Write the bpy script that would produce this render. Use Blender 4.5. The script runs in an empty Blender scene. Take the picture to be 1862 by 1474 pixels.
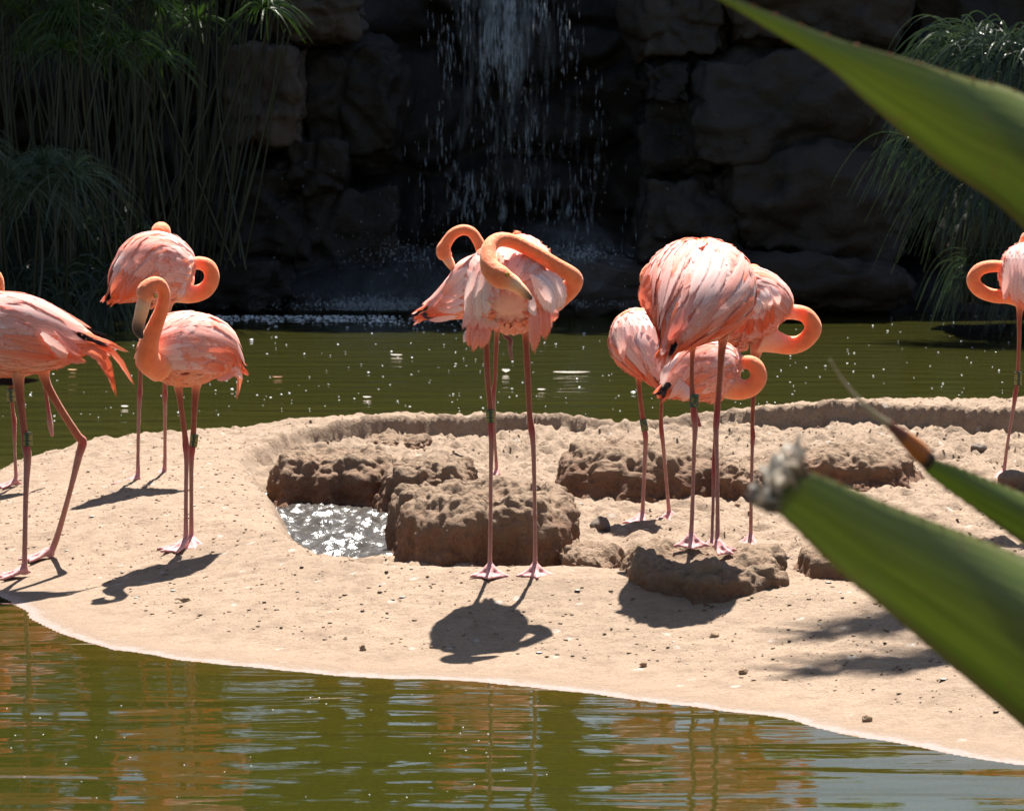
import bpy, math, random
import numpy as np
from mathutils import Vector, Matrix, Quaternion

random.seed(7)
rng = np.random.default_rng(7)
SC = bpy.context.scene
COL = SC.collection

# ------------------------------------------------------------------ camera
F = 5144.0            # focal length in photo pixels (photo is 1862 x 1474)
CX, CY, HOR = 931.0, 737.0, 273.0
H = 1.35              # camera height above the water (z = 0)
PITCH = math.atan((CY - HOR) / F)
cam_d = bpy.data.cameras.new('camera')
cam = bpy.data.objects.new('camera', cam_d)
COL.objects.link(cam)
cam.location = (0, 0, H)
cam.rotation_euler = (math.pi / 2 - PITCH, 0, 0)
cam_d.sensor_fit = 'HORIZONTAL'
cam_d.sensor_width = 36.0
cam_d.lens = 36.0 * F / 1862.0
cam_d.clip_start = 0.1
cam_d.clip_end = 500
cam_d.dof.use_dof = True
cam_d.dof.focus_distance = 8.6
cam_d.dof.aperture_fstop = 13.0
SC.camera = cam

# ------------------------------------------------------------------ light
SUN_EL, SUN_AZ = math.radians(63), math.radians(11)     # behind the island, a little to the right
w = bpy.data.worlds.new('World')
SC.world = w
w.use_nodes = True
nt = w.node_tree
bg = nt.nodes['Background']
sky = nt.nodes.new('ShaderNodeTexSky')
sky.sky_type = 'NISHITA'
sky.sun_disc = False
sky.sun_elevation = SUN_EL
sky.sun_rotation = SUN_AZ
nt.links.new(sky.outputs[0], bg.inputs[0])
bg.inputs[1].default_value = 0.05
sun_d = bpy.data.lights.new('sun', 'SUN')
sun_d.energy = 5.0
sun_d.angle = math.radians(0.53)
sun_d.color = (1.0, 0.95, 0.87)
sun = bpy.data.objects.new('sun', sun_d)
COL.objects.link(sun)
SDIR = Vector((math.sin(SUN_AZ) * math.cos(SUN_EL), math.cos(SUN_AZ) * math.cos(SUN_EL), math.sin(SUN_EL)))
sun.rotation_euler = SDIR.to_track_quat('Z', 'Y').to_euler()
sun.location = (2, 20, 20)
SC.view_settings.view_transform = 'Standard'
SC.view_settings.look = 'None'
SC.view_settings.exposure = 1.58
SC.view_settings.gamma = 1
SC.view_settings.use_curve_mapping = False
try:
    SC.cycles.max_bounces = 8
    SC.cycles.transparent_max_bounces = 8
    SC.cycles.sample_clamp_indirect = 6
    SC.cycles.caustics_reflective = False
    SC.cycles.caustics_refractive = False
except Exception:
    pass

# ------------------------------------------------------------------ helpers
cp, sp = math.cos(PITCH), math.sin(PITCH)


def ray(px, py):
    a, b = (px - CX) / F, (CY - py) / F
    return Vector((a, cp + b * sp, -sp + b * cp))


def at(px, py, Y):
    """world point seen at a photo pixel, at distance Y from the camera"""
    d = ray(px, py)
    return Vector((0, 0, H)) + d * (Y / d.y)


def onz(px, py, z):
    d = ray(px, py)
    return Vector((0, 0, H)) + d * ((z - H) / d.z)


def mesh_np(name, verts, faces, mat=None, parent=None, smooth=True, colors=None, uvs=None):
    me = bpy.data.meshes.new(name)
    if isinstance(verts, np.ndarray):
        verts_l = verts
        nv, nf = len(verts), len(faces)
        me.vertices.add(nv)
        me.vertices.foreach_set('co', np.ascontiguousarray(verts, dtype=np.float32).ravel())
        fa = np.asarray(faces, dtype=np.int32)
        k = fa.shape[1]
        me.loops.add(nf * k)
        me.loops.foreach_set('vertex_index', fa.ravel())
        me.polygons.add(nf)
        me.polygons.foreach_set('loop_start', np.arange(0, nf * k, k, dtype=np.int32))
        me.polygons.foreach_set('loop_total', np.full(nf, k, dtype=np.int32))
        me.update(calc_edges=True)
        me.validate()
    else:
        me.from_pydata([tuple(v) for v in verts], [], faces)
        me.update()
    if smooth:
        me.polygons.foreach_set('use_smooth', np.ones(len(me.polygons), dtype=bool))
    if colors is not None:
        a = me.color_attributes.new('Col', 'FLOAT_COLOR', 'POINT')
        c = np.ones((len(me.vertices), 4), dtype=np.float32)
        c[:, :3] = np.asarray(colors, dtype=np.float32)
        a.data.foreach_set('color', c.ravel())
    if uvs is not None:
        a = me.attributes.new('st', 'FLOAT2', 'POINT')
        a.data.foreach_set('vector', np.asarray(uvs, dtype=np.float32).ravel())
    if mat:
        me.materials.append(mat)
    o = bpy.data.objects.new(name, me)
    COL.objects.link(o)
    if parent:
        o.parent = parent
        o.matrix_parent_inverse = Matrix.Translation(-parent.location)
    return o


def empty(name, loc):
    o = bpy.data.objects.new(name, None)
    o.empty_display_size = 0.05
    o.location = loc
    COL.objects.link(o)
    return o


def tag(o, label=None, cat=None, group=None, kind=None):
    if label: o['label'] = label
    if cat: o['category'] = cat
    if group: o['group'] = group
    if kind: o['kind'] = kind
    return o


# numpy noise
def _hash(ix, iy, iz, seed):
    h = (ix.astype(np.int64) * 374761393 + iy.astype(np.int64) * 668265263 + iz.astype(np.int64) * 2147483647 + seed * 144269504) & 0xFFFFFFFF
    h = ((h ^ (h >> 13)) * 1274126177) & 0xFFFFFFFF
    h = ((h ^ (h >> 16)) * 2246822519) & 0xFFFFFFFF
    return ((h ^ (h >> 15)) & 0xFFFFFF) / float(0xFFFFFF)


def vnoise(p, seed=0):
    i = np.floor(p).astype(np.int64)
    f = p - i
    f = f * f * f * (f * (f * 6 - 15) + 10)
    r = 0
    for dx in (0, 1):
        wx = f[:, 0] if dx else 1 - f[:, 0]
        for dy in (0, 1):
            wy = f[:, 1] if dy else 1 - f[:, 1]
            for dz in (0, 1):
                wz = f[:, 2] if dz else 1 - f[:, 2]
                r = r + wx * wy * wz * _hash(i[:, 0] + dx, i[:, 1] + dy, i[:, 2] + dz, seed)
    return r * 2 - 1


def fbm(p, octv=4, seed=0, gain=0.5, lac=2.03):
    s, a = 0, 1.0
    for k in range(octv):
        s = s + a * vnoise(p, seed + k * 17)
        p = p * lac + 3.7
        a *= gain
    return s


def worley(p, seed=0, second=False):
    i = np.floor(p).astype(np.int64)
    d1 = np.full(len(p), 9.0)
    d2 = np.full(len(p), 9.0)
    for dx in (-1, 0, 1):
        for dy in (-1, 0, 1):
            for dz in (-1, 0, 1):
                c0, c1, c2 = i[:, 0] + dx, i[:, 1] + dy, i[:, 2] + dz
                q0 = c0 + _hash(c0, c1, c2, seed + 1)
                q1 = c1 + _hash(c0, c1, c2, seed + 2)
                q2 = c2 + _hash(c0, c1, c2, seed + 3)
                d = np.sqrt((q0 - p[:, 0]) ** 2 + (q1 - p[:, 1]) ** 2 + (q2 - p[:, 2]) ** 2)
                n1 = np.minimum(d1, d)
                d2 = np.minimum(np.maximum(d1, d), d2)
                d1 = n1
    return (d1, d2) if second else d1


def sstep(a, b, x):
    t = np.clip((x - a) / (b - a), 0, 1)
    return t * t * (3 - 2 * t)


def grid_faces(nr, nc, wrap=False):
    r = np.arange(nr - 1)[:, None]
    c = np.arange(nc if wrap else nc - 1)[None, :]
    c2 = (c + 1) % nc
    a = r * nc + c
    b = r * nc + c2
    return np.stack([a, b, b + nc, a + nc], -1).reshape(-1, 4)


def catmull(P, n, idx=None):
    """P (k,m) control rows -> n rows along a Catmull-Rom curve"""
    P = np.asarray(P, dtype=float)
    k = len(P)
    Q = np.vstack([2 * P[0] - P[1], P, 2 * P[-1] - P[-2]])
    t = np.linspace(0, k - 1, n)
    i = np.minimum(t.astype(int), k - 2)
    f = (t - i)[:, None]
    p0, p1, p2, p3 = Q[i], Q[i + 1], Q[i + 2], Q[i + 3]
    return 0.5 * (2 * p1 + (p2 - p0) * f + (2 * p0 - 5 * p1 + 4 * p2 - p3) * f ** 2 + (3 * p1 - p0 - 3 * p2 + p3) * f ** 3)


def tube_np(P, R, ns=12, up=None, cap=True):
    """closed swept tube; P (n,3), R (n,) or (n,2) = (up radius, side radius); returns verts, faces list"""
    P = np.asarray(P, float)
    n = len(P)
    R = np.asarray(R, float)
    if R.ndim == 1:
        R = np.stack([R, R], -1)
    T = np.gradient(P, axis=0)
    T /= np.linalg.norm(T, axis=1)[:, None] + 1e-9
    U = np.zeros_like(P)
    ref = np.array(up if up is not None else (0.31, 0.2, 0.93), float)
    if up is None and abs(T[0] @ ref) > 0.9:
        ref = np.array((1.0, 0.1, 0.0))
    for k in range(n):
        u = ref - (ref @ T[k]) * T[k]
        u /= np.linalg.norm(u) + 1e-9
        U[k] = u
        if up is None:
            ref = u
    S = np.cross(T, U)
    a = np.linspace(0, 2 * math.pi, ns, endpoint=False)
    V = P[:, None, :] + (np.cos(a)[None, :, None] * U[:, None, :]) * R[:, 0][:, None, None] + (np.sin(a)[None, :, None] * S[:, None, :]) * R[:, 1][:, None, None]
    V = V.reshape(-1, 3)
    faces = [tuple(f) for f in grid_faces(n, ns, True)]
    if cap:
        faces.append(tuple(range(ns))[::-1])
        faces.append(tuple((n - 1) * ns + j for j in range(ns)))
    return V, faces


class MB:
    def __init__(self):
        self.v, self.f, self.c, self.n = [], [], [], 0

    def add(self, V, faces, col=None):
        V = np.asarray(V, float).reshape(-1, 3)
        self.v.append(V)
        self.f.extend(tuple(int(i) + self.n for i in f) for f in faces)
        if col is not None:
            c = np.asarray(col, float)
            if c.ndim == 1:
                c = np.tile(c, (len(V), 1))
            self.c.append(c)
        self.n += len(V)

    def build(self, name, mat, parent=None, smooth=True):
        V = np.vstack(self.v)
        is_f = mat is not None and mat.name.startswith('feather') and len(V) % 21 == 0
        cols = np.vstack(self.c) if self.c else None
        me = bpy.data.meshes.new(name)
        me.from_pydata(V.tolist(), [], self.f)
        me.update()
        if smooth:
            me.polygons.foreach_set('use_smooth', np.ones(len(me.polygons), dtype=bool))
        if cols is not None:
            a = me.color_attributes.new('Col', 'FLOAT_COLOR', 'POINT')
            c = np.ones((len(V), 4), dtype=np.float32)
            c[:, :3] = cols
            a.data.foreach_set('color', c.ravel())
        if is_f:
            nf_ = len(V) // 21
            st = np.empty((nf_, 7, 3, 3), np.float32)
            st[..., 0] = np.array((-1, 0, 1))[None, None, :]
            st[..., 1] = np.linspace(0, 1, 7)[None, :, None]
            st[..., 2] = np.random.default_rng(3).random(nf_)[:, None, None] * 50
            a = me.attributes.new('st', 'FLOAT_VECTOR', 'POINT')
            a.data.foreach_set('vector', st.ravel())
        if mat: me.materials.append(mat)
        o = bpy.data.objects.new(name, me)
        COL.objects.link(o)
        if parent:
            o.parent = parent
            o.matrix_parent_inverse = Matrix.Translation(-parent.location)
        return o


# ------------------------------------------------------------------ materials
def new_mat(name):
    m = bpy.data.materials.new(name)
    m.use_nodes = True
    t = m.node_tree
    t.nodes.clear()
    out = t.nodes.new('ShaderNodeOutputMaterial')
    return m, t, out


def nd(t, kind, **kw):
    n = t.nodes.new(kind)
    for k, v in kw.items():
        if k.startswith('i_'):
            n.inputs[k[2:].replace('_', ' ')].default_value = v
        else:
            setattr(n, k, v)
    return n


def noise_node(t, scale, detail=6, rough=0.55, vec=None, dist=0.0):
    n = nd(t, 'ShaderNodeTexNoise')
    n.inputs['Scale'].default_value = scale
    n.inputs['Detail'].default_value = detail
    n.inputs['Roughness'].default_value = rough
    n.inputs['Distortion'].default_value = dist
    if vec is not None:
        t.links.new(vec, n.inputs['Vector'])
    return n


def ramp(t, fac, stops):
    r = nd(t, 'ShaderNodeValToRGB')
    e = r.color_ramp.elements
    while len(e) < len(stops):
        e.new(0.5)
    for k, (p, c) in enumerate(stops):
        e[k].position = p
        e[k].color = (*c, 1) if len(c) == 3 else c
    t.links.new(fac, r.inputs[0])
    return r


def mixc(t, fac, a, b, blend='MIX'):
    m = nd(t, 'ShaderNodeMix', data_type='RGBA', blend_type=blend)
    for sock, val in ((m.inputs[0], fac), (m.inputs[6], a), (m.inputs[7], b)):
        if hasattr(val, 'links') or isinstance(val, bpy.types.NodeSocket):
            t.links.new(val, sock)
        elif isinstance(val, (int, float)):
            sock.default_value = val
        else:
            sock.default_value = (*val, 1)
    return m.outputs[2]


def bump(t, height, strength, dist, normal=None):
    b = nd(t, 'ShaderNodeBump')
    b.inputs['Strength'].default_value = strength
    b.inputs['Distance'].default_value = dist
    t.links.new(height, b.inputs['Height'])
    if normal is not None:
        t.links.new(normal, b.inputs['Normal'])
    return b.outputs[0]


def math_node(t, op, a, b=None, clamp=False):
    m = nd(t, 'ShaderNodeMath', operation=op, use_clamp=clamp)
    for k, v in enumerate((a, b)):
        if v is None: continue
        if isinstance(v, (int, float)):
            m.inputs[k].default_value = v
        else:
            t.links.new(v, m.inputs[k])
    return m.outputs[0]


def mat_ground(name, base, dark, pale, rough=0.9, fine=1.0, wetline=True, bed=True):
    """sun-baked sandy mud: patches, grit with its tiny shadows painted, droppings; glint-coloured wet rim and silt near / below the water line"""
    m, t, out = new_mat(name)
    geo = nd(t, 'ShaderNodeNewGeometry')
    pos = geo.outputs['Position']
    n1 = noise_node(t, 2.2, 5, 0.6, pos)
    n2 = noise_node(t, 14, 6, 0.65, pos)
    n3 = noise_node(t, 90, 4, 0.7, pos)
    c = mixc(t, ramp(t, n1.outputs[0], [(0.35, (0, 0, 0)), (0.68, (1, 1, 1))]).outputs[0], base, [b * 0.86 for b in base])
    c = mixc(t, ramp(t, n2.outputs[0], [(0.46, (0, 0, 0)), (0.72, (0.85, 0.85, 0.85))]).outputs[0], c, dark)
    c = mixc(t, ramp(t, n3.outputs[0], [(0.50, (0, 0, 0)), (0.70, (0.9, 0.9, 0.9))]).outputs[0], c, dark)  # dark specks: grit together with the grains' tiny shadows, painted in
    vor = nd(t, 'ShaderNodeTexVoronoi')
    vor.inputs['Scale'].default_value = 9
    t.links.new(pos, vor.inputs['Vector'])
    n4 = noise_node(t, 40, 3, 0.6, pos)
    sp_ = math_node(t, 'ADD', vor.outputs['Distance'], math_node(t, 'MULTIPLY', n4.outputs[0], 0.35))
    c = mixc(t, ramp(t, sp_, [(0.25, (0.8, 0.8, 0.8)), (0.31, (0, 0, 0))]).outputs[0], c, pale)
    sep = nd(t, 'ShaderNodeSeparateXYZ')
    t.links.new(pos, sep.inputs[0])
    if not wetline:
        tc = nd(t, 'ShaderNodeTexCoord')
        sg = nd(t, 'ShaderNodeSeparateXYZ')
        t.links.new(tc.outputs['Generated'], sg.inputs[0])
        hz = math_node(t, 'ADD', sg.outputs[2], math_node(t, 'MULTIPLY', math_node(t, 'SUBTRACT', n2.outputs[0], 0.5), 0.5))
        c = mixc(t, ramp(t, hz, [(0.62, (0, 0, 0)), (0.92, (0.85, 0.85, 0.85))]).outputs[0], c, (0.25, 0.176, 0.118))  # paler upwards: the sunlit mound tops are put into the colour
    bs = nd(t, 'ShaderNodeBsdfPrincipled')
    bs.inputs['Specular IOR Level'].default_value = 0.25
    rgh = rough
    if wetline:
        n5 = noise_node(t, 16, 5, 0.65, pos)
        sh = nd(t, 'ShaderNodeAttribute', attribute_name='shore')
        sd_ = math_node(t, 'ADD', sh.outputs['Fac'], math_node(t, 'MULTIPLY', math_node(t, 'SUBTRACT', n5.outputs[0], 0.5), 0.11))
        mr = nd(t, 'ShaderNodeMapRange')
        mr.inputs['From Min'].default_value = -1.0
        mr.inputs['From Max'].default_value = 0.5
        t.links.new(sd_, mr.inputs['Value'])
        # algae-coated bed -> golden silt -> thin pinkish rim painting the sun glint -> damp sand -> dry sand
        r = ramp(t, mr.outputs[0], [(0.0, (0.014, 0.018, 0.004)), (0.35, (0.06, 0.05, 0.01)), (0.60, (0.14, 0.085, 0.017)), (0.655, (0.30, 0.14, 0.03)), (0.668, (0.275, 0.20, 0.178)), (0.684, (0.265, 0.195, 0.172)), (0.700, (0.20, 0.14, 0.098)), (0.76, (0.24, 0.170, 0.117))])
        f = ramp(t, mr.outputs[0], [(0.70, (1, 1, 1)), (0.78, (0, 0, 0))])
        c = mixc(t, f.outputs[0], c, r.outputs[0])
        rr = ramp(t, mr.outputs[0], [(0.66, (0.25,) * 3), (0.72, (rough,) * 3)])
        t.links.new(rr.outputs[0], bs.inputs['Roughness'])
    else:
        bs.inputs['Roughness'].default_value = rough
    t.links.new(c, bs.inputs['Base Color'])
    n6 = noise_node(t, 42, 5, 0.72, pos)
    b = bump(t, n2.outputs[0], 0.6, 0.016 * fine)
    b = bump(t, n6.outputs[0], 0.8, 0.010 * fine, b)
    b = bump(t, n3.outputs[0], 0.7, 0.005 * fine, b)
    t.links.new(b, bs.inputs['Normal'])
    t.links.new(bs.outputs[0], out.inputs[0])
    return m


def mat_simple(name, color, rough=0.7, spec=0.3, var=0.25, scale=30, bmp=0.3, bdist=0.005):
    m, t, out = new_mat(name)
    tc = nd(t, 'ShaderNodeTexCoord')
    n = noise_node(t, scale, 5, 0.6, tc.outputs['Object'])
    c = mixc(t, n.outputs[0], [x * (1 - var) for x in color], [min(1, x * (1 + var)) for x in color])
    bs = nd(t, 'ShaderNodeBsdfPrincipled')
    bs.inputs['Roughness'].default_value = rough
    bs.inputs['Specular IOR Level'].default_value = spec
    t.links.new(c, bs.inputs['Base Color'])
    if bmp:
        t.links.new(bump(t, n.outputs[0], bmp, bdist), bs.inputs['Normal'])
    t.links.new(bs.outputs[0], out.inputs[0])
    return m


def mat_leafy(name, color=None, trans=0.4, rough=0.5, attr=True, var=0.3, scale=3.0, gloss=0.06, noise_bump=0.0):
    """thin organic sheet: diffuse + translucent + a little gloss, colour from the mesh"""
    m, t, out = new_mat(name)
    if attr:
        a = nd(t, 'ShaderNodeVertexColor', layer_name='Col')
        c = a.outputs[0]
    else:
        rgb = nd(t, 'ShaderNodeRGB')
        rgb.outputs[0].default_value = (*color, 1)
        c = rgb.outputs[0]
    tc = nd(t, 'ShaderNodeTexCoord')
    n = noise_node(t, scale, 4, 0.6, tc.outputs['Object'])
    c = mixc(t, n.outputs[0], mixc(t, 1.0, c, (1 - var,) * 3, 'MULTIPLY'), mixc(t, 1.0, c, (1 + var,) * 3, 'MULTIPLY'))
    d = nd(t, 'ShaderNodeBsdfDiffuse')
    tr = nd(t, 'ShaderNodeBsdfTranslucent')
    g = nd(t, 'ShaderNodeBsdfGlossy')
    g.inputs['Roughness'].default_value = rough
    g.inputs['Color'].default_value = (1, 1, 1, 1)
    t.links.new(c, d.inputs[0])
    t.links.new(c, tr.inputs[0])
    mx = nd(t, 'ShaderNodeMixShader')
    mx.inputs[0].default_value = trans
    t.links.new(d.outputs[0], mx.inputs[1])
    t.links.new(tr.outputs[0], mx.inputs[2])
    mg = nd(t, 'ShaderNodeMixShader')
    mg.inputs[0].default_value = gloss
    t.links.new(mx.outputs[0], mg.inputs[1])
    t.links.new(g.outputs[0], mg.inputs[2])
    if noise_bump:
        n2 = noise_node(t, 120, 3, 0.6, tc.outputs['Object'])
        b = bump(t, n2.outputs[0], noise_bump, 0.003)
        t.links.new(b, d.inputs['Normal'])
        t.links.new(b, g.inputs['Normal'])
    t.links.new(mg.outputs[0], out.inputs[0])
    return m


def mat_feather():
    """vane of barbs: streaks that run out and forward from the shaft, frayed margins, light passing through"""
    m, t, out = new_mat('feather_vane')
    vc = nd(t, 'ShaderNodeVertexColor', layer_name='Col')
    a = nd(t, 'ShaderNodeAttribute', attribute_name='st')
    sep = nd(t, 'ShaderNodeSeparateXYZ')
    t.links.new(a.outputs['Vector'], sep.inputs[0])
    ax = math_node(t, 'ABSOLUTE', sep.outputs[0])
    barb = math_node(t, 'SUBTRACT', math_node(t, 'MULTIPLY', sep.outputs[1], 3.0), math_node(t, 'MULTIPLY', ax, 0.55))
    cmb = nd(t, 'ShaderNodeCombineXYZ')
    t.links.new(barb, cmb.inputs[0])
    t.links.new(math_node(t, 'MULTIPLY', sep.outputs[0], 0.15), cmb.inputs[1])
    t.links.new(sep.outputs[2], cmb.inputs[2])
    n = noise_node(t, 13, 3, 0.6, cmb.outputs[0])
    n2 = noise_node(t, 3, 2, 0.5, cmb.outputs[0])
    c = mixc(t, n.outputs[0], mixc(t, 1.0, vc.outputs[0], (.84, .78, .76), 'MULTIPLY'), mixc(t, 1.0, vc.outputs[0], (1.1, 1.14, 1.15), 'MULTIPLY'))
    edge = math_node(t, 'ADD', ax, math_node(t, 'MULTIPLY', math_node(t, 'SUBTRACT', n.outputs[0], 0.5), 1.1))
    tip = math_node(t, 'ADD', sep.outputs[1], math_node(t, 'MULTIPLY', math_node(t, 'SUBTRACT', n.outputs[0], 0.5), 0.35))
    ea = ramp(t, edge, [(0.74, (0, 0, 0)), (0.98, (.9, .9, .9))])
    ta = ramp(t, tip, [(0.86, (0, 0, 0)), (0.97, (.9, .9, .9))])
    clear = math_node(t, 'MAXIMUM', ea.outputs[0], ta.outputs[0])
    d = nd(t, 'ShaderNodeBsdfDiffuse')
    tr = nd(t, 'ShaderNodeBsdfTranslucent')
    t.links.new(c, d.inputs[0])
    t.links.new(mixc(t, 1.0, c, (1.0, .86, .82), 'MULTIPLY'), tr.inputs[0])
    t.links.new(bump(t, n.outputs[0], .35, .0015), d.inputs['Normal'])
    mx = nd(t, 'ShaderNodeMixShader')
    mx.inputs[0].default_value = 0.27
    t.links.new(d.outputs[0], mx.inputs[1])
    t.links.new(tr.outputs[0], mx.inputs[2])
    tp = nd(t, 'ShaderNodeBsdfTransparent')
    mt = nd(t, 'ShaderNodeMixShader')
    t.links.new(clear, mt.inputs[0])
    t.links.new(mx.outputs[0], mt.inputs[1])
    t.links.new(tp.outputs[0], mt.inputs[2])
    t.links.new(mt.outputs[0], out.inputs[0])
    return m


def mat_bird_skin():
    m, t, out = new_mat('bird_down')
    a = nd(t, 'ShaderNodeVertexColor', layer_name='Col')
    tc = nd(t, 'ShaderNodeTexCoord')
    n = noise_node(t, 26, 5, 0.65, tc.outputs['Object'])
    n2 = noise_node(t, 160, 3, 0.7, tc.outputs['Object'])
    c = mixc(t, n.outputs[0], mixc(t, 1.0, a.outputs[0], (0.74, 0.62, 0.6), 'MULTIPLY'), mixc(t, 1.0, a.outputs[0], (1.2, 1.34, 1.4), 'MULTIPLY'))
    bs = nd(t, 'ShaderNodeBsdfPrincipled')
    bs.inputs['Roughness'].default_value = 0.62
    bs.inputs['Specular IOR Level'].default_value = 0.25
    bs.inputs['Subsurface Weight'].default_value = 0.85
    bs.inputs['Subsurface Radius'].default_value = (1.0, 0.7, 0.6)
    fl = nd(t, 'ShaderNodeAttribute', attribute_name='fluff')
    t.links.new(fl.outputs['Fac'], bs.inputs['Subsurface Scale'])
    bs.inputs['Sheen Weight'].default_value = 0.5
    bs.inputs['Sheen Roughness'].default_value = 0.45
    bs.inputs['Sheen Tint'].default_value = (1.0, 0.75, 0.6, 1)
    t.links.new(c, bs.inputs['Base Color'])
    n3 = noise_node(t, 70, 4, 0.7, tc.outputs['Object'], 0.8)
    b = bump(t, n.outputs[0], 0.45, 0.008)
    b = bump(t, n3.outputs[0], 0.6, 0.006, b)
    b = bump(t, n2.outputs[0], 0.5, 0.003, b)
    t.links.new(b, bs.inputs['Normal'])
    t.links.new(bs.outputs[0], out.inputs[0])
    return m


def mat_water():
    m, t, out = new_mat('pond_water')
    geo = nd(t, 'ShaderNodeNewGeometry')
    pos = geo.outputs['Position']

    def stretched(sx, sy, scale, detail, rough, dist=0.0, rot=0.0):
        mp = nd(t, 'ShaderNodeMapping')
        mp.inputs['Scale'].default_value = (sx, sy, 1)
        mp.inputs['Rotation'].default_value = (0, 0, rot)
        t.links.new(pos, mp.inputs['Vector'])
        return noise_node(t, scale, detail, rough, mp.outputs[0], dist)
    a = stretched(0.8, 3.4, 1.5, 2, 0.4, 0.5, math.radians(-2))
    b = stretched(1.9, 7.0, 2.0, 2, 0.5, 0.6, math.radians(3))
    c = stretched(5, 9, 4.0, 3, 0.55)
    nrm = bump(t, a.outputs[0], 1.0, 0.0085)
    nrm = bump(t, b.outputs[0], 1.0, 0.0008, nrm)
    nrm = bump(t, c.outputs[0], 1.0, 0.00012, nrm)
    murk = nd(t, 'ShaderNodeBsdfDiffuse')
    n = noise_node(t, 0.5, 3, 0.5, pos)
    sy_ = nd(t, 'ShaderNodeSeparateXYZ')
    t.links.new(pos, sy_.inputs[0])
    my = nd(t, 'ShaderNodeMapRange')
    my.inputs['From Min'].default_value = 8.0
    my.inputs['From Max'].default_value = 11.5
    t.links.new(sy_.outputs[1], my.inputs['Value'])
    back_ = mixc(t, n.outputs[0], (0.038, 0.040, 0.009), (0.056, 0.054, 0.012))
    front_ = mixc(t, n.outputs[0], (0.021, 0.027, 0.0035), (0.034, 0.037, 0.006))
    t.links.new(mixc(t, my.outputs[0], front_, back_), murk.inputs[0])
    tr = nd(t, 'ShaderNodeBsdfTransparent')
    tr.inputs[0].default_value = (0.92, 0.74, 0.34, 1)
    body = nd(t, 'ShaderNodeMixShader')
    body.inputs[0].default_value = 0.34
    t.links.new(murk.outputs[0], body.inputs[1])
    t.links.new(tr.outputs[0], body.inputs[2])
    gl = nd(t, 'ShaderNodeBsdfGlossy')
    gl.inputs['Roughness'].default_value = 0.03
    t.links.new(nrm, gl.inputs['Normal'])
    fr = nd(t, 'ShaderNodeFresnel')
    fr.inputs['IOR'].default_value = 1.40
    t.links.new(nrm, fr.inputs['Normal'])
    mx = nd(t, 'ShaderNodeMixShader')
    t.links.new(fr.outputs[0], mx.inputs[0])
    t.links.new(body.outputs[0], mx.inputs[1])
    t.links.new(gl.outputs[0], mx.inputs[2])
    t.links.new(mx.outputs[0], out.inputs[0])
    return m


def mat_rock(name, k):
    m, t, out = new_mat(name)
    K = lambda *c: tuple(x * k for x in c)
    geo = nd(t, 'ShaderNodeNewGeometry')
    pos = geo.outputs['Position']
    n1 = noise_node(t, 0.9, 6, 0.6, pos)
    n2 = noise_node(t, 5, 7, 0.65, pos)
    n3 = noise_node(t, 1.7, 5, 0.7, pos, 0.6)
    c = mixc(t, ramp(t, n1.outputs[0], [(0.35, (0, 0, 0)), (0.65, (1, 1, 1))]).outputs[0], K(0.055, 0.046, 0.042), K(0.08, 0.054, 0.038))
    c = mixc(t, ramp(t, n3.outputs[0], [(0.5, (0, 0, 0)), (0.7, (0.8, 0.8, 0.8))]).outputs[0], c, K(0.026, 0.022, 0.020))
    c = mixc(t, ramp(t, n2.outputs[0], [(0.6, (0, 0, 0)), (0.74, (0.8, 0.8, 0.8))]).outputs[0], c, K(0.14, 0.108, 0.08))
    bs = nd(t, 'ShaderNodeBsdfPrincipled')
    bs.inputs['Roughness'].default_value = 0.62
    bs.inputs['Specular IOR Level'].default_value = 0.3
    t.links.new(c, bs.inputs['Base Color'])
    b = bump(t, n2.outputs[0], 0.7, 0.06)
    n4 = noise_node(t, 22, 5, 0.7, pos)
    b = bump(t, n4.outputs[0], 0.5, 0.02, b)
    t.links.new(b, bs.inputs['Normal'])
    t.links.new(bs.outputs[0], out.inputs[0])
    return m


M_SAND = mat_ground('sandy_mud', (0.278, 0.200, 0.140), (0.172, 0.117, 0.080), (0.34, 0.295, 0.255))
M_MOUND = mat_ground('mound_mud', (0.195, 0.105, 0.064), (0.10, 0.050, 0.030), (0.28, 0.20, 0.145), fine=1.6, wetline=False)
M_CLOD = mat_simple('dry_clod', (0.27, 0.185, 0.12), 0.95, 0.15, 0.35, 60, 0.5)
M_STONE = mat_simple('grey_stone', (0.16, 0.125, 0.10), 0.85, 0.2, 0.35, 40, 0.5)
M_GROUND = mat_simple('garden_soil', (0.09, 0.075, 0.05), 0.95, 0.2, 0.4, 3, 0.6, 0.05)
M_WATER = mat_water()
M_ROCK = mat_rock('wet_rock', 0.24)
M_ROCK_PALE = mat_rock('dry_rock', 1.05)
M_ROCK_MID = mat_rock('damp_rock', 0.6)
M_FEATHER = mat_feather()
M_DOWN = mat_bird_skin()
M_AGAVE = None
M_LEAF = mat_leafy('tree_leaf', trans=0.55, rough=0.4, var=0.25, scale=1.0, gloss=0.06)
M_REED = mat_leafy('reed_blade', trans=0.35, rough=0.35, var=0.3, scale=2.0, gloss=0.035)
M_BARK = mat_simple('bark', (0.12, 0.09, 0.065), 0.9, 0.2, 0.4, 12, 0.6, 0.02)
M_GLINT_FLECK = mat_simple('glint_fleck', (0.85, 0.86, 0.88), 0.25, 0.6, 0.05, 50, 0.0)
M_EYE = mat_simple('eye_gloss', (0.35, 0.22, 0.03), 0.1, 0.6, 0.1, 50, 0.0)
M_BANDG = mat_simple('band_green', (0.018, 0.045, 0.022), 0.35, 0.5, 0.15, 80, 0.0)
M_BANDY = mat_simple('band_yellow', (0.42, 0.33, 0.075), 0.4, 0.4, 0.15, 80, 0.0)


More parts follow.
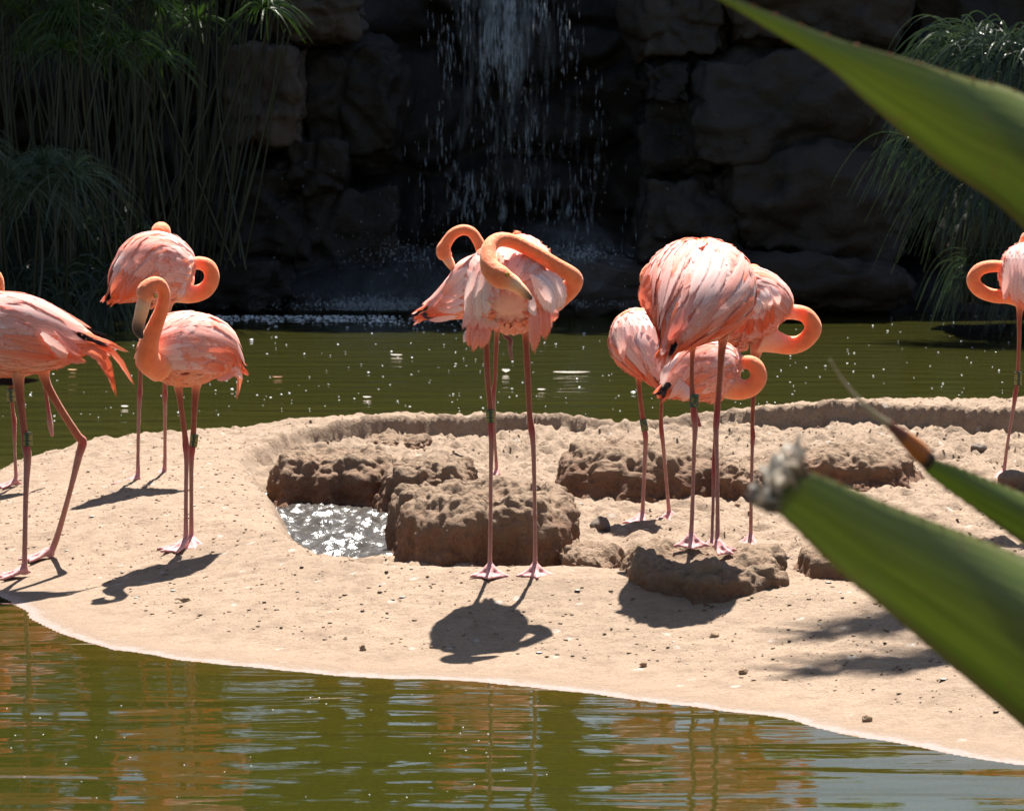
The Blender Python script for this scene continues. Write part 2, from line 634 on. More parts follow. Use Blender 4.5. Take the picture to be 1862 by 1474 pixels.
def mat_drop(name, clear):
    m, t, out = new_mat(name)
    d = nd(t, 'ShaderNodeBsdfDiffuse')
    d.inputs[0].default_value = (0.75, 0.82, 0.88, 1)
    tr = nd(t, 'ShaderNodeBsdfTranslucent')
    tr.inputs[0].default_value = (0.8, 0.86, 0.92, 1)
    a = nd(t, 'ShaderNodeMixShader')
    a.inputs[0].default_value = 0.5
    t.links.new(d.outputs[0], a.inputs[1])
    t.links.new(tr.outputs[0], a.inputs[2])
    tp = nd(t, 'ShaderNodeBsdfTransparent')
    b = nd(t, 'ShaderNodeMixShader')
    b.inputs[0].default_value = clear
    t.links.new(a.outputs[0], b.inputs[1])
    t.links.new(tp.outputs[0], b.inputs[2])
    t.links.new(b.outputs[0], out.inputs[0])
    return m


M_DROP = mat_drop('falling_water', 0.80)
M_SPRAY = mat_drop('spray_water', 0.80)
M_VEIL = mat_drop('water_veil', 0.96)

# ------------------------------------------------------------------ island terrain
near_px = [(-260, 1030), (-120, 1055), (0, 1086), (30, 1105), (100, 1150), (250, 1190), (450, 1212), (650, 1228), (850, 1240), (1050, 1255), (1250, 1280), (1400, 1303), (1500, 1332), (1650, 1358), (1862, 1388), (2200, 1430)]
shore = [Vector(p) for p in catmull(np.array([onz(x, y, 0.0) for x, y in near_px]), 70)]
far_px = [(2600, 690, .18), (2200, 700, .18), (1862, 712, .19), (1500, 720, .19), (1300, 730, .18), (1100, 742, .17), (900, 745, .17), (700, 750, .165), (500, 768, .15), (350, 790, .12), (200, 812, .085), (60, 845, .03), (0, 868, .0), (-120, 900, 0), (-260, 950, 0)]
far = [onz(x, y, z) + Vector((0, 0.10 if z > .05 else 0, 0)) for x, y, z in far_px]
POLY = np.array([(p.x, p.y) for p in shore + far])


def seg_dist(X, Y, poly, closed=True):
    d = np.full(X.shape, 1e9)
    n = len(poly)
    for k in range(n if closed else n - 1):
        a, b = poly[k], poly[(k + 1) % n]
        ab = b - a
        t = np.clip(((X - a[0]) * ab[0] + (Y - a[1]) * ab[1]) / (ab @ ab + 1e-12), 0, 1)
        d = np.minimum(d, np.hypot(X - a[0] - t * ab[0], Y - a[1] - t * ab[1]))
    return d


def inside(X, Y, poly):
    c = np.zeros(X.shape, bool)
    n = len(poly)
    for k in range(n):
        x1, y1 = poly[k]
        x2, y2 = poly[(k + 1) % n]
        cond = ((y1 > Y) != (y2 > Y)) & (X < (x2 - x1) * (Y - y1) / (y2 - y1 + 1e-12) + x1)
        c ^= cond
    return c


def sdf(X, Y, poly):
    d = seg_dist(X, Y, poly)
    return np.where(inside(X, Y, poly), d, -d)


# basin behind the front berm; its back side is the undercut inner face of the rim
basin_px = [(560, 1018, .10), (700, 1026, .12), (900, 1028, .13), (1120, 1030, .13), (1200, 1024, .12), (1450, 1052, .10), (1620, 1062, .10), (2300, 1080, .1),
            (2300, 782, .07), (1862, 788, .07), (1500, 778, .07), (1300, 774, .07), (1100, 783, .07), (900, 790, .07), (700, 798, .08), (560, 808, .09), (460, 828, .1), (455, 880, .11), (505, 930, .1), (530, 985, .1)]
BASIN = np.array([(p.x, p.y) for p in (onz(x, y, z) for x, y, z in basin_px)])
pool_px = [(505, 925), (560, 1012), (640, 1026), (740, 1030), (760, 960), (715, 905), (600, 900), (500, 900)]
POOL = np.array([(p.x, p.y) for p in (onz(x, y, 0.02) for x, y in pool_px)])


def height(X, Y, detail=True):
    X = np.asarray(X, float)
    Y = np.asarray(Y, float)
    wob = 0.03 * vnoise(np.stack([X * 3, Y * 3, X * 0], -1), 5)
    s = sdf(X, Y, POLY)
    s = s + 0.030 * vnoise(np.stack([X * 2.6, Y * 2.6, X * 0 + 4], -1), 15) + 0.010 * vnoise(np.stack([X * 9, Y * 9, X * 0], -1), 16)
    far_w = sstep(10.6, 12.2, Y)
    plate = 0.135 + 0.055 * sstep(10.8, 13.0, Y)
    k = 0.42 * (1 - far_w) + 0.10 * far_w
    q = np.clip(s / 0.95, 0, 1)
    near_z = plate * (0.28 * q + 0.72 * q ** 1.9)
    far_z = plate * (1 - np.exp(-np.maximum(s, 0) / 0.10))
    z = np.where(s > 0, near_z * (1 - far_w) + far_z * far_w, s * (0.30 * (1 - far_w) + 0.9 * far_w))
    z = np.maximum(z, -0.8)
    b = sdf(X, Y, BASIN) + wob * 0.8
    wid = 0.16 * (1 - far_w) + 0.03 * far_w
    fb = sstep(-0.02, 1.0, (b + wid * 0.4) / wid)
    floor = 0.055 + 0.02 * sstep(10.5, 13.2, Y)
    z = z * (1 - fb) + floor * fb
    pl = sdf(X, Y, POOL) + wob
    fp = sstep(-0.10, 0.06, pl)
    z = np.where(fp > 0, z * (1 - fp) + (-0.03) * fp, z)
    height.shore = s
    if detail:
        P = np.stack([X, Y, np.zeros_like(X)], -1)
        up = sstep(0.0, 0.05, z)
        rough = 0.25 + 0.9 * fb * (1 - fp) + 0.6 * far_w
        rough = rough * up
        z = z + rough * (0.012 * fbm(P * 6, 3, 11) + 0.011 * fbm(P * 25, 3, 23))
        wl = worley(P * 22, 3)
        z = z + rough * 0.020 * np.maximum(0, 0.55 - wl)
        wl2 = worley(P * 7 + 9, 9)
        z = z + rough * 0.03 * np.maximum(0, 0.42 - wl2) * fb
        z = z + up * (0.006 * fbm(P * 3, 2, 51) + 0.0022 * fbm(P * 60, 2, 31))
    return z


def ground_at(px, py):
    """first hit of the pixel's ray with the island (without the fine detail)"""
    d = ray(px, py)
    d = d / d.y
    ys = np.linspace(6, 15, 900)
    X = d.x * ys
    Z = H + d.z * ys
    h = np.maximum(height(X, ys, False), 0)
    k = np.argmax(Z <= h)
    return Vector((X[k], ys[k], h[k]))


xs = np.arange(-3.3, 4.6, 0.0145)
ys = np.arange(5.7, 15.0, 0.0145)
GX, GY = np.meshgrid(xs, ys)
GZ = height(GX.ravel(), GY.ravel())
V = np.stack([GX.ravel(), GY.ravel(), GZ], -1)
FA = grid_faces(len(ys), len(xs))
keep = (GZ[FA].max(1) > -0.42)
SHORE = height.shore.copy()
FA = FA[keep]
used = np.zeros(len(V), bool)
used[FA.ravel()] = True
remap = np.cumsum(used) - 1
island = mesh_np('island', V[used], remap[FA], M_SAND)
sh_ = island.data.attributes.new('shore', 'FLOAT', 'POINT')
sh_.data.foreach_set('value', SHORE[used].astype(np.float32))
tag(island, 'low sandy mud island with a raised rim in the pond', kind='structure')

# pond and garden floor: one sheet reaching well past everything
gx = np.concatenate([np.linspace(-150, -14, 12), np.linspace(-12, 12, 49), np.linspace(14, 150, 12)])
gy = np.concatenate([np.linspace(-80, -4, 10), np.linspace(-3, 30, 133), np.linspace(33, 200, 14)])
AX, AY = np.meshgrid(gx, gy)
ax, ay = AX.ravel(), AY.ravel()
inp = sstep(3.0, 4.4, ay) * (1 - sstep(23.6, 25.2, ay)) * (1 - sstep(6.5, 9, np.abs(ax)))
gz = 0.45 * (1 - inp) - 0.75 * inp + 0.05 * vnoise(np.stack([ax, ay, ax * 0], -1), 3)
lb = sstep(19.6, 21.0, ay) * sstep(-2.6, -3.6, ax)
gz = np.where(lb > 0, np.maximum(gz, -0.6 + 0.75 * np.clip(lb, 0, 1)), gz)
tag(mesh_np('ground', np.stack([ax, ay, gz], -1), grid_faces(len(gy), len(gx)), M_GROUND), kind='structure')

wv = np.array([(-9.5, 2.9, 0), (9.5, 2.9, 0), (9.5, 25.5, 0), (-9.5, 25.5, 0)], float)
tag(mesh_np('pond_water', wv, np.array([[0, 1, 2, 3]]), M_WATER, smooth=False), 'murky green pond water with fine ripples', kind='structure')


# little glittering mud pool between the mounds
def build_pool():
    m, t, out = new_mat('wet_pool')
    bs = nd(t, 'ShaderNodeBsdfPrincipled')
    bs.inputs['Base Color'].default_value = (0.05, 0.043, 0.036, 1)
    bs.inputs['Roughness'].default_value = 0.24
    bs.inputs['IOR'].default_value = 1.5
    geo = nd(t, 'ShaderNodeNewGeometry')
    n = noise_node(t, 70, 3, 0.6, geo.outputs['Position'])
    t.links.new(bump(t, n.outputs[0], 0.6, 0.006), bs.inputs['Normal'])
    t.links.new(bs.outputs[0], out.inputs[0])
    x = np.arange(-1.1, -0.1, 0.008)
    y = np.arange(8.6, 11.0, 0.012)
    A, B = np.meshgrid(x, y)
    P = np.stack([A.ravel(), B.ravel(), A.ravel() * 0], -1)
    z = 0.016 + 0.015 * fbm(P * np.array([15, 12, 1]), 3, 77) + 0.004 * fbm(P * 40, 2, 5)
    P[:, 2] = z
    s = sdf(P[:, 0], P[:, 1], POOL) + 0.08
    Fc = grid_faces(len(y), len(x))
    ok = s[Fc].min(1) > 0
    Fc = Fc[ok]
    us = np.zeros(len(P), bool)
    us[Fc.ravel()] = True
    rm = np.cumsum(us) - 1
    return tag(mesh_np('mud_pool', P[us], rm[Fc], m), 'small glittering pool of wet mud between the mounds', kind='structure')


build_pool()


# ------------------------------------------------------------------ mud nest mounds
def mound(label, cx, cy, rx, ry, h, base, bowl=0.3, lip=0.7, seed=1, lump=1.0, rot=0.0, tilt=0.0, name='mud_mound', mat=None, cat='mud mound', side=0.93):
    nr, ns = 120, 280
    prof = np.array([(0, h * (1 - bowl)), (lip * 0.45, h * (1 - bowl * 0.85)), (lip * 0.8, h * (1 - bowl * 0.25)), (lip, h), (lip + (1 - lip) * 0.38, h * 0.93), (side, h * 0.66), (0.985, h * 0.3), (1.015, h * 0.08 + .008), (1.10, -0.004), (1.22, -0.05), (1.24, -0.14)])
    pr = catmull(prof, nr)
    a = np.linspace(0, 2 * math.pi, ns, endpoint=False)
    out_n = fbm(np.stack([np.cos(a) * 1.3, np.sin(a) * 1.3, a * 0 + seed], -1), 3, seed) * 0.16 + 1
    R = pr[:, 0][:, None] * out_n[None, :]
    X = R * np.cos(a)[None, :] * rx
    Y = R * np.sin(a)[None, :] * ry
    Z = np.repeat(pr[:, 1][:, None], ns, 1) + tilt * Y
    P = np.stack([X, Y, Z], -1).reshape(-1, 3)
    G = P.reshape(nr, ns, 3)
    du = np.gradient(G, axis=0)
    dv = np.roll(G, -1, 1) - np.roll(G, 1, 1)
    N = np.cross(du, dv)
    N /= np.linalg.norm(N, axis=2)[..., None] + 1e-9
    N = -N.reshape(-1, 3)
    if N[nr // 2 * ns: nr // 2 * ns + 5, 2].mean() < 0: N = -N
    off = np.array([seed * 3.1, seed * 1.7, seed * 0.9])
    Q = P + off
    W = worley(Q * np.array([20, 20, 26]), seed)
    W2 = worley(Q * np.array([11, 11, 3.2]), seed + 5)
    W3 = worley(Q * np.array([42, 42, 48]), seed + 9)
    crest = sstep(0.5, 0.9, np.repeat(pr[:, 1][:, None] / h, ns, 1).ravel())
    disp = (0.010 + 0.014 * crest) * (0.5 - W) + (0.005 + 0.007 * crest) * (0.5 - W3) + 0.05 * (0.45 - W2) * 0.8 + 0.012 * fbm(Q * 10, 3, seed) + 0.005 * fbm(Q * 45, 3, seed + 2)
    fade = sstep(-0.1, 0.0, P[:, 2] + 0.04) * (0.35 + 0.65 * sstep(0.15, 0.6, np.repeat(pr[:, 0], ns)))
    P = P + N * (disp * fade * lump)[:, None]
    c, s = math.cos(rot), math.sin(rot)
    V = np.stack([P[:, 0] * c - P[:, 1] * s, P[:, 0] * s + P[:, 1] * c, P[:, 2]], -1)
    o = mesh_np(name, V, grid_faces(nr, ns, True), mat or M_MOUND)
    o.location = (cx, cy, base)
    return tag(o, label, cat, 'dried mud nest mounds on the island')


def mnd(label, pl, pr_, pyfront, zbase, pytop, depth, **kw):
    """mound from its pixel extents: left, right, front foot line and top line"""
    fr = ground_at((pl + pr_) / 2, pyfront) if zbase is None else onz((pl + pr_) / 2, pyfront, zbase)
    zbase = fr.z - 0.01 if zbase is None else zbase
    ry = depth / 2
    cy = fr.y + ry
    sc = F / cy
    rx = (pr_ - pl) / 2 / sc
    cx = ((pl + pr_) / 2 - CX) / sc
    top = at((pl + pr_) / 2, pytop, cy + ry * 0.25).z
    return mound(label, cx, cy, rx, ry, top - zbase, zbase, **kw)


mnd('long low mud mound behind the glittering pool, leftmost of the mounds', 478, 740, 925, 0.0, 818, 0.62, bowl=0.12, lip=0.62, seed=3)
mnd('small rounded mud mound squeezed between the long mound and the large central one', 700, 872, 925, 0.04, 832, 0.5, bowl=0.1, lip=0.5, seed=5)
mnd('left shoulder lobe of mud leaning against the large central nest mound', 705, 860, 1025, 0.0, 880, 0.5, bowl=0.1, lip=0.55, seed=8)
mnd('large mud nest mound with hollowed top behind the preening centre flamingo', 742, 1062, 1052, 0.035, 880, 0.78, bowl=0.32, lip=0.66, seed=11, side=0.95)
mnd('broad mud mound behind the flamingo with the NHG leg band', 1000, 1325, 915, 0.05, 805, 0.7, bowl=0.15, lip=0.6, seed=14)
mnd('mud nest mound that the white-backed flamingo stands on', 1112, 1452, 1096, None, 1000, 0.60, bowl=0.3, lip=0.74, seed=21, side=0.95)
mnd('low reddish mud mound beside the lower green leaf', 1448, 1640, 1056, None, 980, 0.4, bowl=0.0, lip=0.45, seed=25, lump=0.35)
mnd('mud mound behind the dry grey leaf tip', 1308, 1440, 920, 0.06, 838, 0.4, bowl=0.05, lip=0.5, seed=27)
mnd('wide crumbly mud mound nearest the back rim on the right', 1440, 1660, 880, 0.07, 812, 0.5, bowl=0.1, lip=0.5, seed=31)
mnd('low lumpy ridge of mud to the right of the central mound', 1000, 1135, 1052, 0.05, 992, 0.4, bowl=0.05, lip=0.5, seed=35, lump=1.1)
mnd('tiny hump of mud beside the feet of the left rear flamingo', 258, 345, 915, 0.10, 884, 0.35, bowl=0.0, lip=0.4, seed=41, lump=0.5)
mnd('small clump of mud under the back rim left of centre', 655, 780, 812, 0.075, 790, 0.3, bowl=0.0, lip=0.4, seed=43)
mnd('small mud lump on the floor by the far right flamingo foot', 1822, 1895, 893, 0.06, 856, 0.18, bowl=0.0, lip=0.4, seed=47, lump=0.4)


# ------------------------------------------------------------------ stones and clods
def stone_mesh(name, r, seed, mat, squash=(1, 1, .7)):
    n, k = 14, 20
    th = np.linspace(0.02, math.pi - 0.02, n)
    ph = np.linspace(0, 2 * math.pi, k, endpoint=False)
    A, B = np.meshgrid(th, ph, indexing='ij')
    P = np.stack([np.sin(A) * np.cos(B), np.sin(A) * np.sin(B), np.cos(A)], -1).reshape(-1, 3)
    P = P * (1 + 0.28 * fbm(P * 1.6 + seed * 5.3, 3, seed))[:, None] * np.array(squash) * r
    return mesh_np(name, P, grid_faces(n, k, True)[:, ::-1], mat)


for lab, px, py, r, sq in [
    ('dark rounded stone between the central mound and the flamingo with the NHG band', 1095, 968, 0.034, (1, 1, 1)),
    ('brown stone lying on the inner floor left of the far right flamingo', 1780, 822, 0.034, (1, .9, .7)),
    ('dark clod of mud near the waterline at the lower right', 1576, 1312, 0.012, (1, .8, .8)),
    ('twin clod of mud on the sand below the left front flamingo shadow', 338, 1094, 0.012, (1.5, .7, .6)),
    ('dark clod under the second bird shadow', 1352, 1224, 0.011, (1, 1, .8)),
    ('dark pellet on the sand between the waterline and the left shadow', 660, 1182, 0.010, (.8, .8, 1)),
    ('pale clod at the right end of the second bird shadow', 1300, 1160, 0.012, (1.2, 1, .7)),
    ('round pebble behind the mound with the standing pair of legs', 1342, 926, 0.018, (1, 1, .9)),
    ('pale pebble low on the sand below the mound', 1170, 1212, 0.009, (1, 1, .8)),
]:
    g = ground_at(px, py)
    o = stone_mesh('stone' if 'stone' in lab or 'pebble' in lab else 'clod', r, len(lab), M_STONE if 'stone' in lab else M_CLOD, sq)
    o.location = g + Vector((0, 0, r * sq[2] * 0.55))
    tag(o, lab, 'stone' if 'stone' in lab or 'pebble' in lab else 'clod', 'stones and clods on the sand')

ICO_V = np.array([(0, 0, 1), (.9, 0, .3), (.28, .85, .3), (-.72, .53, .3), (-.72, -.53, .3), (.28, -.85, .3), (0, 0, -.6)])
ICO_F = [(0, 1, 2), (0, 2, 3), (0, 3, 4), (0, 4, 5), (0, 5, 1), (6, 2, 1), (6, 3, 2), (6, 4, 3), (6, 5, 4), (6, 1, 5)]


def scatter(name, n, rmin, rmax, mat, label, region, seed, flat=0.5, power=2.5):
    r_ = np.random.default_rng(seed)
    X = r_.uniform(-2.6, 3.2, n * 6)
    Y = r_.uniform(6.2, 13.6, n * 6)
    Z = height(X, Y)
    ok = (Z > 0.02) & region(X, Y, r_) & (np.abs(height(X, Y - 0.03, False) - height(X, Y + 0.03, False)) < 0.022)
    X, Y, Z = X[ok][:n], Y[ok][:n], Z[ok][:n]
    mb = MB()
    Vs, Fs = [], []
    for k in range(len(X)):
        r = rmin + (rmax - rmin) * r_.random() ** power
        v = ICO_V * (r * (0.6 + 0.8 * r_.random((7, 1)))) * np.array([1 + .6 * r_.random(), 1 + .6 * r_.random(), flat])
        a = r_.uniform(0, 6.28)
        c, s = math.cos(a), math.sin(a)
        v = np.stack([v[:, 0] * c - v[:, 1] * s, v[:, 0] * s + v[:, 1] * c, v[:, 2]], -1)
        Vs.append(v + np.array([X[k], Y[k], Z[k] + r * 0.15]))
        Fs.append(np.array(ICO_F) + k * 7)
    return tag(mesh_np(name, np.vstack(Vs), np.vstack(Fs), mat, smooth=True), label, kind='stuff')


scatter('dirt_crumbs', 2300, 0.0014, 0.0072, M_CLOD, 'loose crumbs of dry mud strewn over the sand', lambda X, Y, r: (r.random(len(X)) < np.where(sdf(X, Y, BASIN) > 0, 1.0, 0.55)), 3, power=4.5)
M_GRIT = mat_simple('sand_grains', (0.27, 0.19, 0.13), 0.95, 0.15, 0.35, 70, 0.3)
scatter('sand_grit', 13000, 0.0016, 0.0065, M_GRIT, 'pale grit and small lumps on the island floor', lambda X, Y, r: (r.random(len(X)) < np.where(sdf(X, Y, BASIN) > -0.1, 1.0, 0.75)), 4, power=3.0)
M_DROPPING = mat_simple('white_dropping', (0.55, 0.50, 0.46), 0.8, 0.2, 0.1, 60, 0.2)
scatter('white_droppings', 260, 0.003, 0.011, M_DROPPING, 'white flecks of droppings and down on the sand', lambda X, Y, r: np.ones(len(X), bool), 6, flat=0.18)

# ------------------------------------------------------------------ cliff with the waterfall
cx_ = np.linspace(-9.5, 9.5, 330)
cz_ = np.linspace(-0.7, 3.05, 110)
CA, CB = np.meshgrid(cx_, cz_)
Pc = np.stack([CA.ravel(), CB.ravel(), CA.ravel() * 0], -1)
d1, d2 = worley(Pc * np.array([0.75, 1.15, 1]) + 0.15 * fbm(Pc * 1.5, 2, 4)[:, None], 12, True)
rec = np.exp(-((CA.ravel() + 0.05) / 1.15) ** 4)
yy = 24.6 + 0.75 * rec - 0.35 * (0.7 - d1) - 0.25 * sstep(0, 0.16, d2 - d1) + 0.16 * fbm(Pc * 1.4, 4, 9) + 0.05 * fbm(Pc * 6, 3, 19) + 0.12 * (CB.ravel())
yy = yy - 0.5 * sstep(0.45, 0.1, CB.ravel()) * (1 - rec * .3)
top = CB.ravel() > 4.5
Vc = np.stack([CA.ravel(), yy, CB.ravel()], -1)
# flat top going back so that the cliff has real depth
extra = []
for k, yb in enumerate((25.8, 27.5, 31.0)):
    e = np.stack([cx_, np.full_like(cx_, yb), 3.05 + 0.15 * vnoise(np.stack([cx_ * .6, cx_ * 0 + yb, cx_ * 0], -1), 2)], -1)
    extra.append(e)
Vc = np.vstack([Vc] + extra)
tag(mesh_np('cliff', Vc, grid_faces(110 + 3, 330), M_ROCK), 'dark wet rock cliff at the back of the pond', kind='structure')


def boulder(label, x0, y0, x1, y1, Y, depth, seed, e=0.80, rough=1.0, mat=None):
    n = 26
    u = np.linspace(-1, 1, n)
    A, B = np.meshgrid(u, u)
    one = np.ones_like(A)
    V, Fs = [], []
    base = grid_faces(n, n)
    for k, (p, q, r) in enumerate(((A, B, one), (B, A, -one), (one, A, B), (-one, B, A), (B, one, A), (A, -one, B))):
        V.append(np.stack([p, q, r], -1).reshape(-1, 3))
        Fs.append(base + k * n * n)
    P = np.vstack(V)
    S = P / np.linalg.norm(P, axis=1)[:, None]
    P = P * e + S * (1.18 - e * 0.72)
    a, b = at(x0, y1, Y), at(x1, y0, Y)
    sx, sz = abs(b.x - a.x) / 2 * 1.1, abs(b.z - a.z) / 2 * 1.1
    P = P / np.abs(P).max()
    W = P * np.array([sx, depth / 2, sz])
    q = W + seed * 2.7
    d1, d2 = worley(q * 1.5, seed, True)
    W = W + S * (rough * (0.13 * fbm(q * 1.1, 3, seed) - 0.10 * np.abs(fbm(q * 2.2, 4, seed + 6)) + 0.035 * fbm(q * 7, 4, seed + 3) - 0.05 * (1 - sstep(0, 0.08, d2 - d1))))[:, None]
    me_v, me_f = W, np.vstack(Fs)
    o = mesh_np('boulder', me_v, me_f, mat or M_ROCK)
    # weld the six sheets
    import bmesh
    bm = bmesh.new()
    bm.from_mesh(o.data)
    bmesh.ops.remove_doubles(bm, verts=bm.verts, dist=1e-4)
    bm.to_mesh(o.data)
    bm.free()
    o.data.polygons.foreach_set('use_smooth', np.ones(len(o.data.polygons), dtype=bool))
    o.location = ((a.x + b.x) / 2, Y + depth / 2, (a.z + b.z) / 2)
    return tag(o, label, 'boulder', 'boulders of the waterfall cliff')


for args in [
    ('pale grey boulder at the top beside the tall reeds', 470, -60, 660, 80, 23.6, 1.2, 1),
    ('big pale rounded boulder left of the waterfall at mid height', 385, 70, 560, 285, 23.3, 1.3, 2),
    ('shaded boulder just right of the big pale one', 545, 75, 720, 290, 23.9, 1.1, 3),
    ('small dark boulder low on the left of the cascade', 525, 262, 625, 350, 23.6, 0.8, 4),
    ('wide dark boulder at the foot of the cliff above the left flamingos', 330, 290, 560, 470, 23.5, 1.1, 5),
    ('low dark rock between the left boulders and the splash', 520, 340, 720, 500, 23.7, 0.9, 6),
    ('brown boulder at the top right of the waterfall', 1170, -60, 1330, 105, 23.8, 1.0, 7),
    ('long overhanging boulder at the top behind the leaf', 1310, -140, 1660, 100, 23.6, 1.2, 8),
    ('small mossy block at the right edge of the cascade', 1165, 105, 1260, 190, 23.7, 0.8, 9),
    ('large flat-faced block right of the cascade at mid height', 1265, 100, 1650, 285, 23.5, 1.2, 10),
    ('stained block under the small mossy one', 1165, 175, 1330, 325, 23.9, 0.9, 11),
    ('largest lower block with a sloping top right of the cascade', 1325, 265, 1680, 480, 23.4, 1.3, 12),
    ('rounded low block between the splash and the largest lower block', 1160, 312, 1345, 480, 23.6, 1.0, 13),
    ('long low ledge of rock along the right waterline', 1040, 480, 1660, 580, 23.0, 1.3, 14),
    ('low dark ledge at the left waterline behind the flamingo with looped neck', 120, 480, 520, 580, 23.3, 1.0, 15),
    ('dark rock under the upper arching grass clump at the right', 1800, 100, 2120, 340, 20.6, 1.6, 17),
    ('dark rock under the lower grass clump at the right waterline', 1760, 320, 2120, 585, 20.5, 1.8, 18),
    ('tall dark block behind the right grasses', 1640, -160, 1960, 420, 23.9, 1.3, 16),
]:
    boulder(*args, mat=M_ROCK_PALE if args[0].startswith(('pale', 'big pale')) else (M_ROCK_MID if any(q in args[0] for q in ('flat-faced', 'largest', 'overhanging', 'ledge of rock', 'brown')) else None))


# ------------------------------------------------------------------ waterfall drops and spray
def drops(name, pts, sizes, label, stretch=1.0, seed=1, mat=None):
    r_ = np.random.default_rng(seed)
    base = np.array([(0, 0, 1), (1, 0, -.1), (-.5, .87, -.1), (-.5, -.87, -.1), (0, 0, -1)])
    fc = np.array([(0, 1, 2), (0, 2, 3), (0, 3, 1), (4, 2, 1), (4, 3, 2), (4, 1, 3)])
    n = len(pts)
    V = np.empty((n, 5, 3))
    V[:] = base[None]
    V *= sizes[:, None, :]
    V[:, 0, 0] += sizes[:, 0] * r_.normal(0, .5, n)
    V += pts[:, None, :]
    FA = (fc[None] + (np.arange(n) * 5)[:, None, None]).reshape(-1, 3)
    return tag(mesh_np(name, V.reshape(-1, 3), FA, mat or M_DROP), label, kind='stuff')


r_ = np.random.default_rng(5)
N = 30000
t_ = r_.random(N)
py = -60 + 530 * t_
half = 85 + 95 * np.clip(t_, 0, 1)
mid = 915 + 18 * t_
u = r_.normal(0, 0.5, N)
px = mid + half * np.clip(u, -1.4, 1.4)
dens = vnoise(np.stack([px / 16, py / 120, px * 0], -1), 3) + 0.8 * vnoise(np.stack([px / 45, py / 90, px * 0 + 7], -1), 8)
top_w = np.exp(-((px - 920) / 80) ** 2) * np.clip(1 - 1.6 * t_, 0, 1)
ok = r_.random(N) < np.clip(0.04 + 0.30 * dens + 0.42 * top_w, 0.012, 1) * (1 - 0.45 * t_) * 0.55
px, py = px[ok], py[ok]
pts = np.array([at(a, b, 23.3 + r_.normal(0, 0.2)) for a, b in zip(px, py)])
s = np.stack([r_.uniform(.003, .008, len(pts)), r_.uniform(.003, .008, len(pts)), r_.uniform(.02, .085, len(pts)) ], -1)
drops('waterfall', pts, s, 'thin broken cascade of falling water drops down the cliff', seed=2)

veil = MB()
for _ in range(300):
    t0 = r_.random() ** 1.9 * .9
    x = 915 + 18 * t0 + (62 + 95 * t0) * np.clip(r_.normal(0, .55), -1.3, 1.3)
    if vnoise(np.array([[x / 26, t0 * 3, 2.0]]), 6)[0] < -0.15 and r_.random() < .75: continue
    y0 = -60 + 470 * t0
    L = r_.uniform(40, 190) * (1 - .5 * t0)
    Yd = 23.45 + r_.normal(0, .15)
    P = catmull(np.array([at(x, y0, Yd), at(x + r_.normal(0, 3), y0 + L * .5, Yd), at(x + r_.normal(0, 5), min(560, y0 + L), Yd - .05)]), 7)
    w_ = r_.uniform(.006, .026)
    wv_ = (np.sin(np.linspace(.15, math.pi - .15, 7)) * w_)[:, None]
    sd = np.array((1.0, r_.normal(0, .3), 0))
    veil.add(np.stack([P - sd * wv_, P + np.array((0, -.006, 0)), P + sd * wv_], 1).reshape(-1, 3), grid_faces(7, 3))
tag(veil.build('water_veil', M_VEIL), 'thin streaming veil of water over the dark rock', kind='stuff')

P_ = []
for (x, y, sx, sy, n) in [(700, 552, 75, 8, 1700), (1045, 462, 38, 9, 800), (740, 468, 50, 16, 350), (880, 480, 150, 40, 500), (655, 557, 85, 4, 350), (1030, 552, 60, 4, 300), (560, 430, 170, 70, 90), (1000, 300, 120, 100, 60)]:
    qx, qy = r_.normal(x, sx, n), r_.normal(y, sy, n)
    for a, b in zip(qx, qy):
        P_.append(at(a, min(b, 563), 22.9 + r_.normal(0, .25)))
P_ = np.array(P_)
P_ = P_[P_[:, 2] > 0.005]
s = r_.uniform(.0025, .0075, len(P_))[:, None] * np.array((1, 1, 1.7))
drops('water_spray', P_, s, 'white spray and splashing drops at the foot of the waterfall', seed=3, mat=M_SPRAY)


# fine mist hanging over the splash
def mist():
    m, t, out = new_mat('mist_air')
    tc = nd(t, 'ShaderNodeNewGeometry')
    n = noise_node(t, 3.2, 4, 0.6, tc.outputs['Position'])
    vol = nd(t, 'ShaderNodeVolumePrincipled')
    vol.inputs['Color'].default_value = (.85, .92, 1.0, 1)
    t.links.new(ramp(t, n.outputs[0], [(0.42, (0, 0, 0)), (0.75, (.55, .55, .55))]).outputs[0], vol.inputs['Density'])
    t.links.new(vol.outputs[0], out.inputs['Volume'])
    for nm, x, y, rx, rz, lab in (('mist', 735, 525, 1.0, .26, 'bluish mist over the splash at the left foot of the waterfall'), ('mist', 1030, 470, .55, .34, 'bluish mist over the splash at the right foot of the waterfall')):
        o = stone_mesh(nm, 1.0, 7, m, (rx, .35, rz))
        p = at(x, y, 22.7)
        o.location = (p.x, p.y, max(p.z, rz * 1.15 + .02))
        tag(o, lab, kind='stuff')


mist()


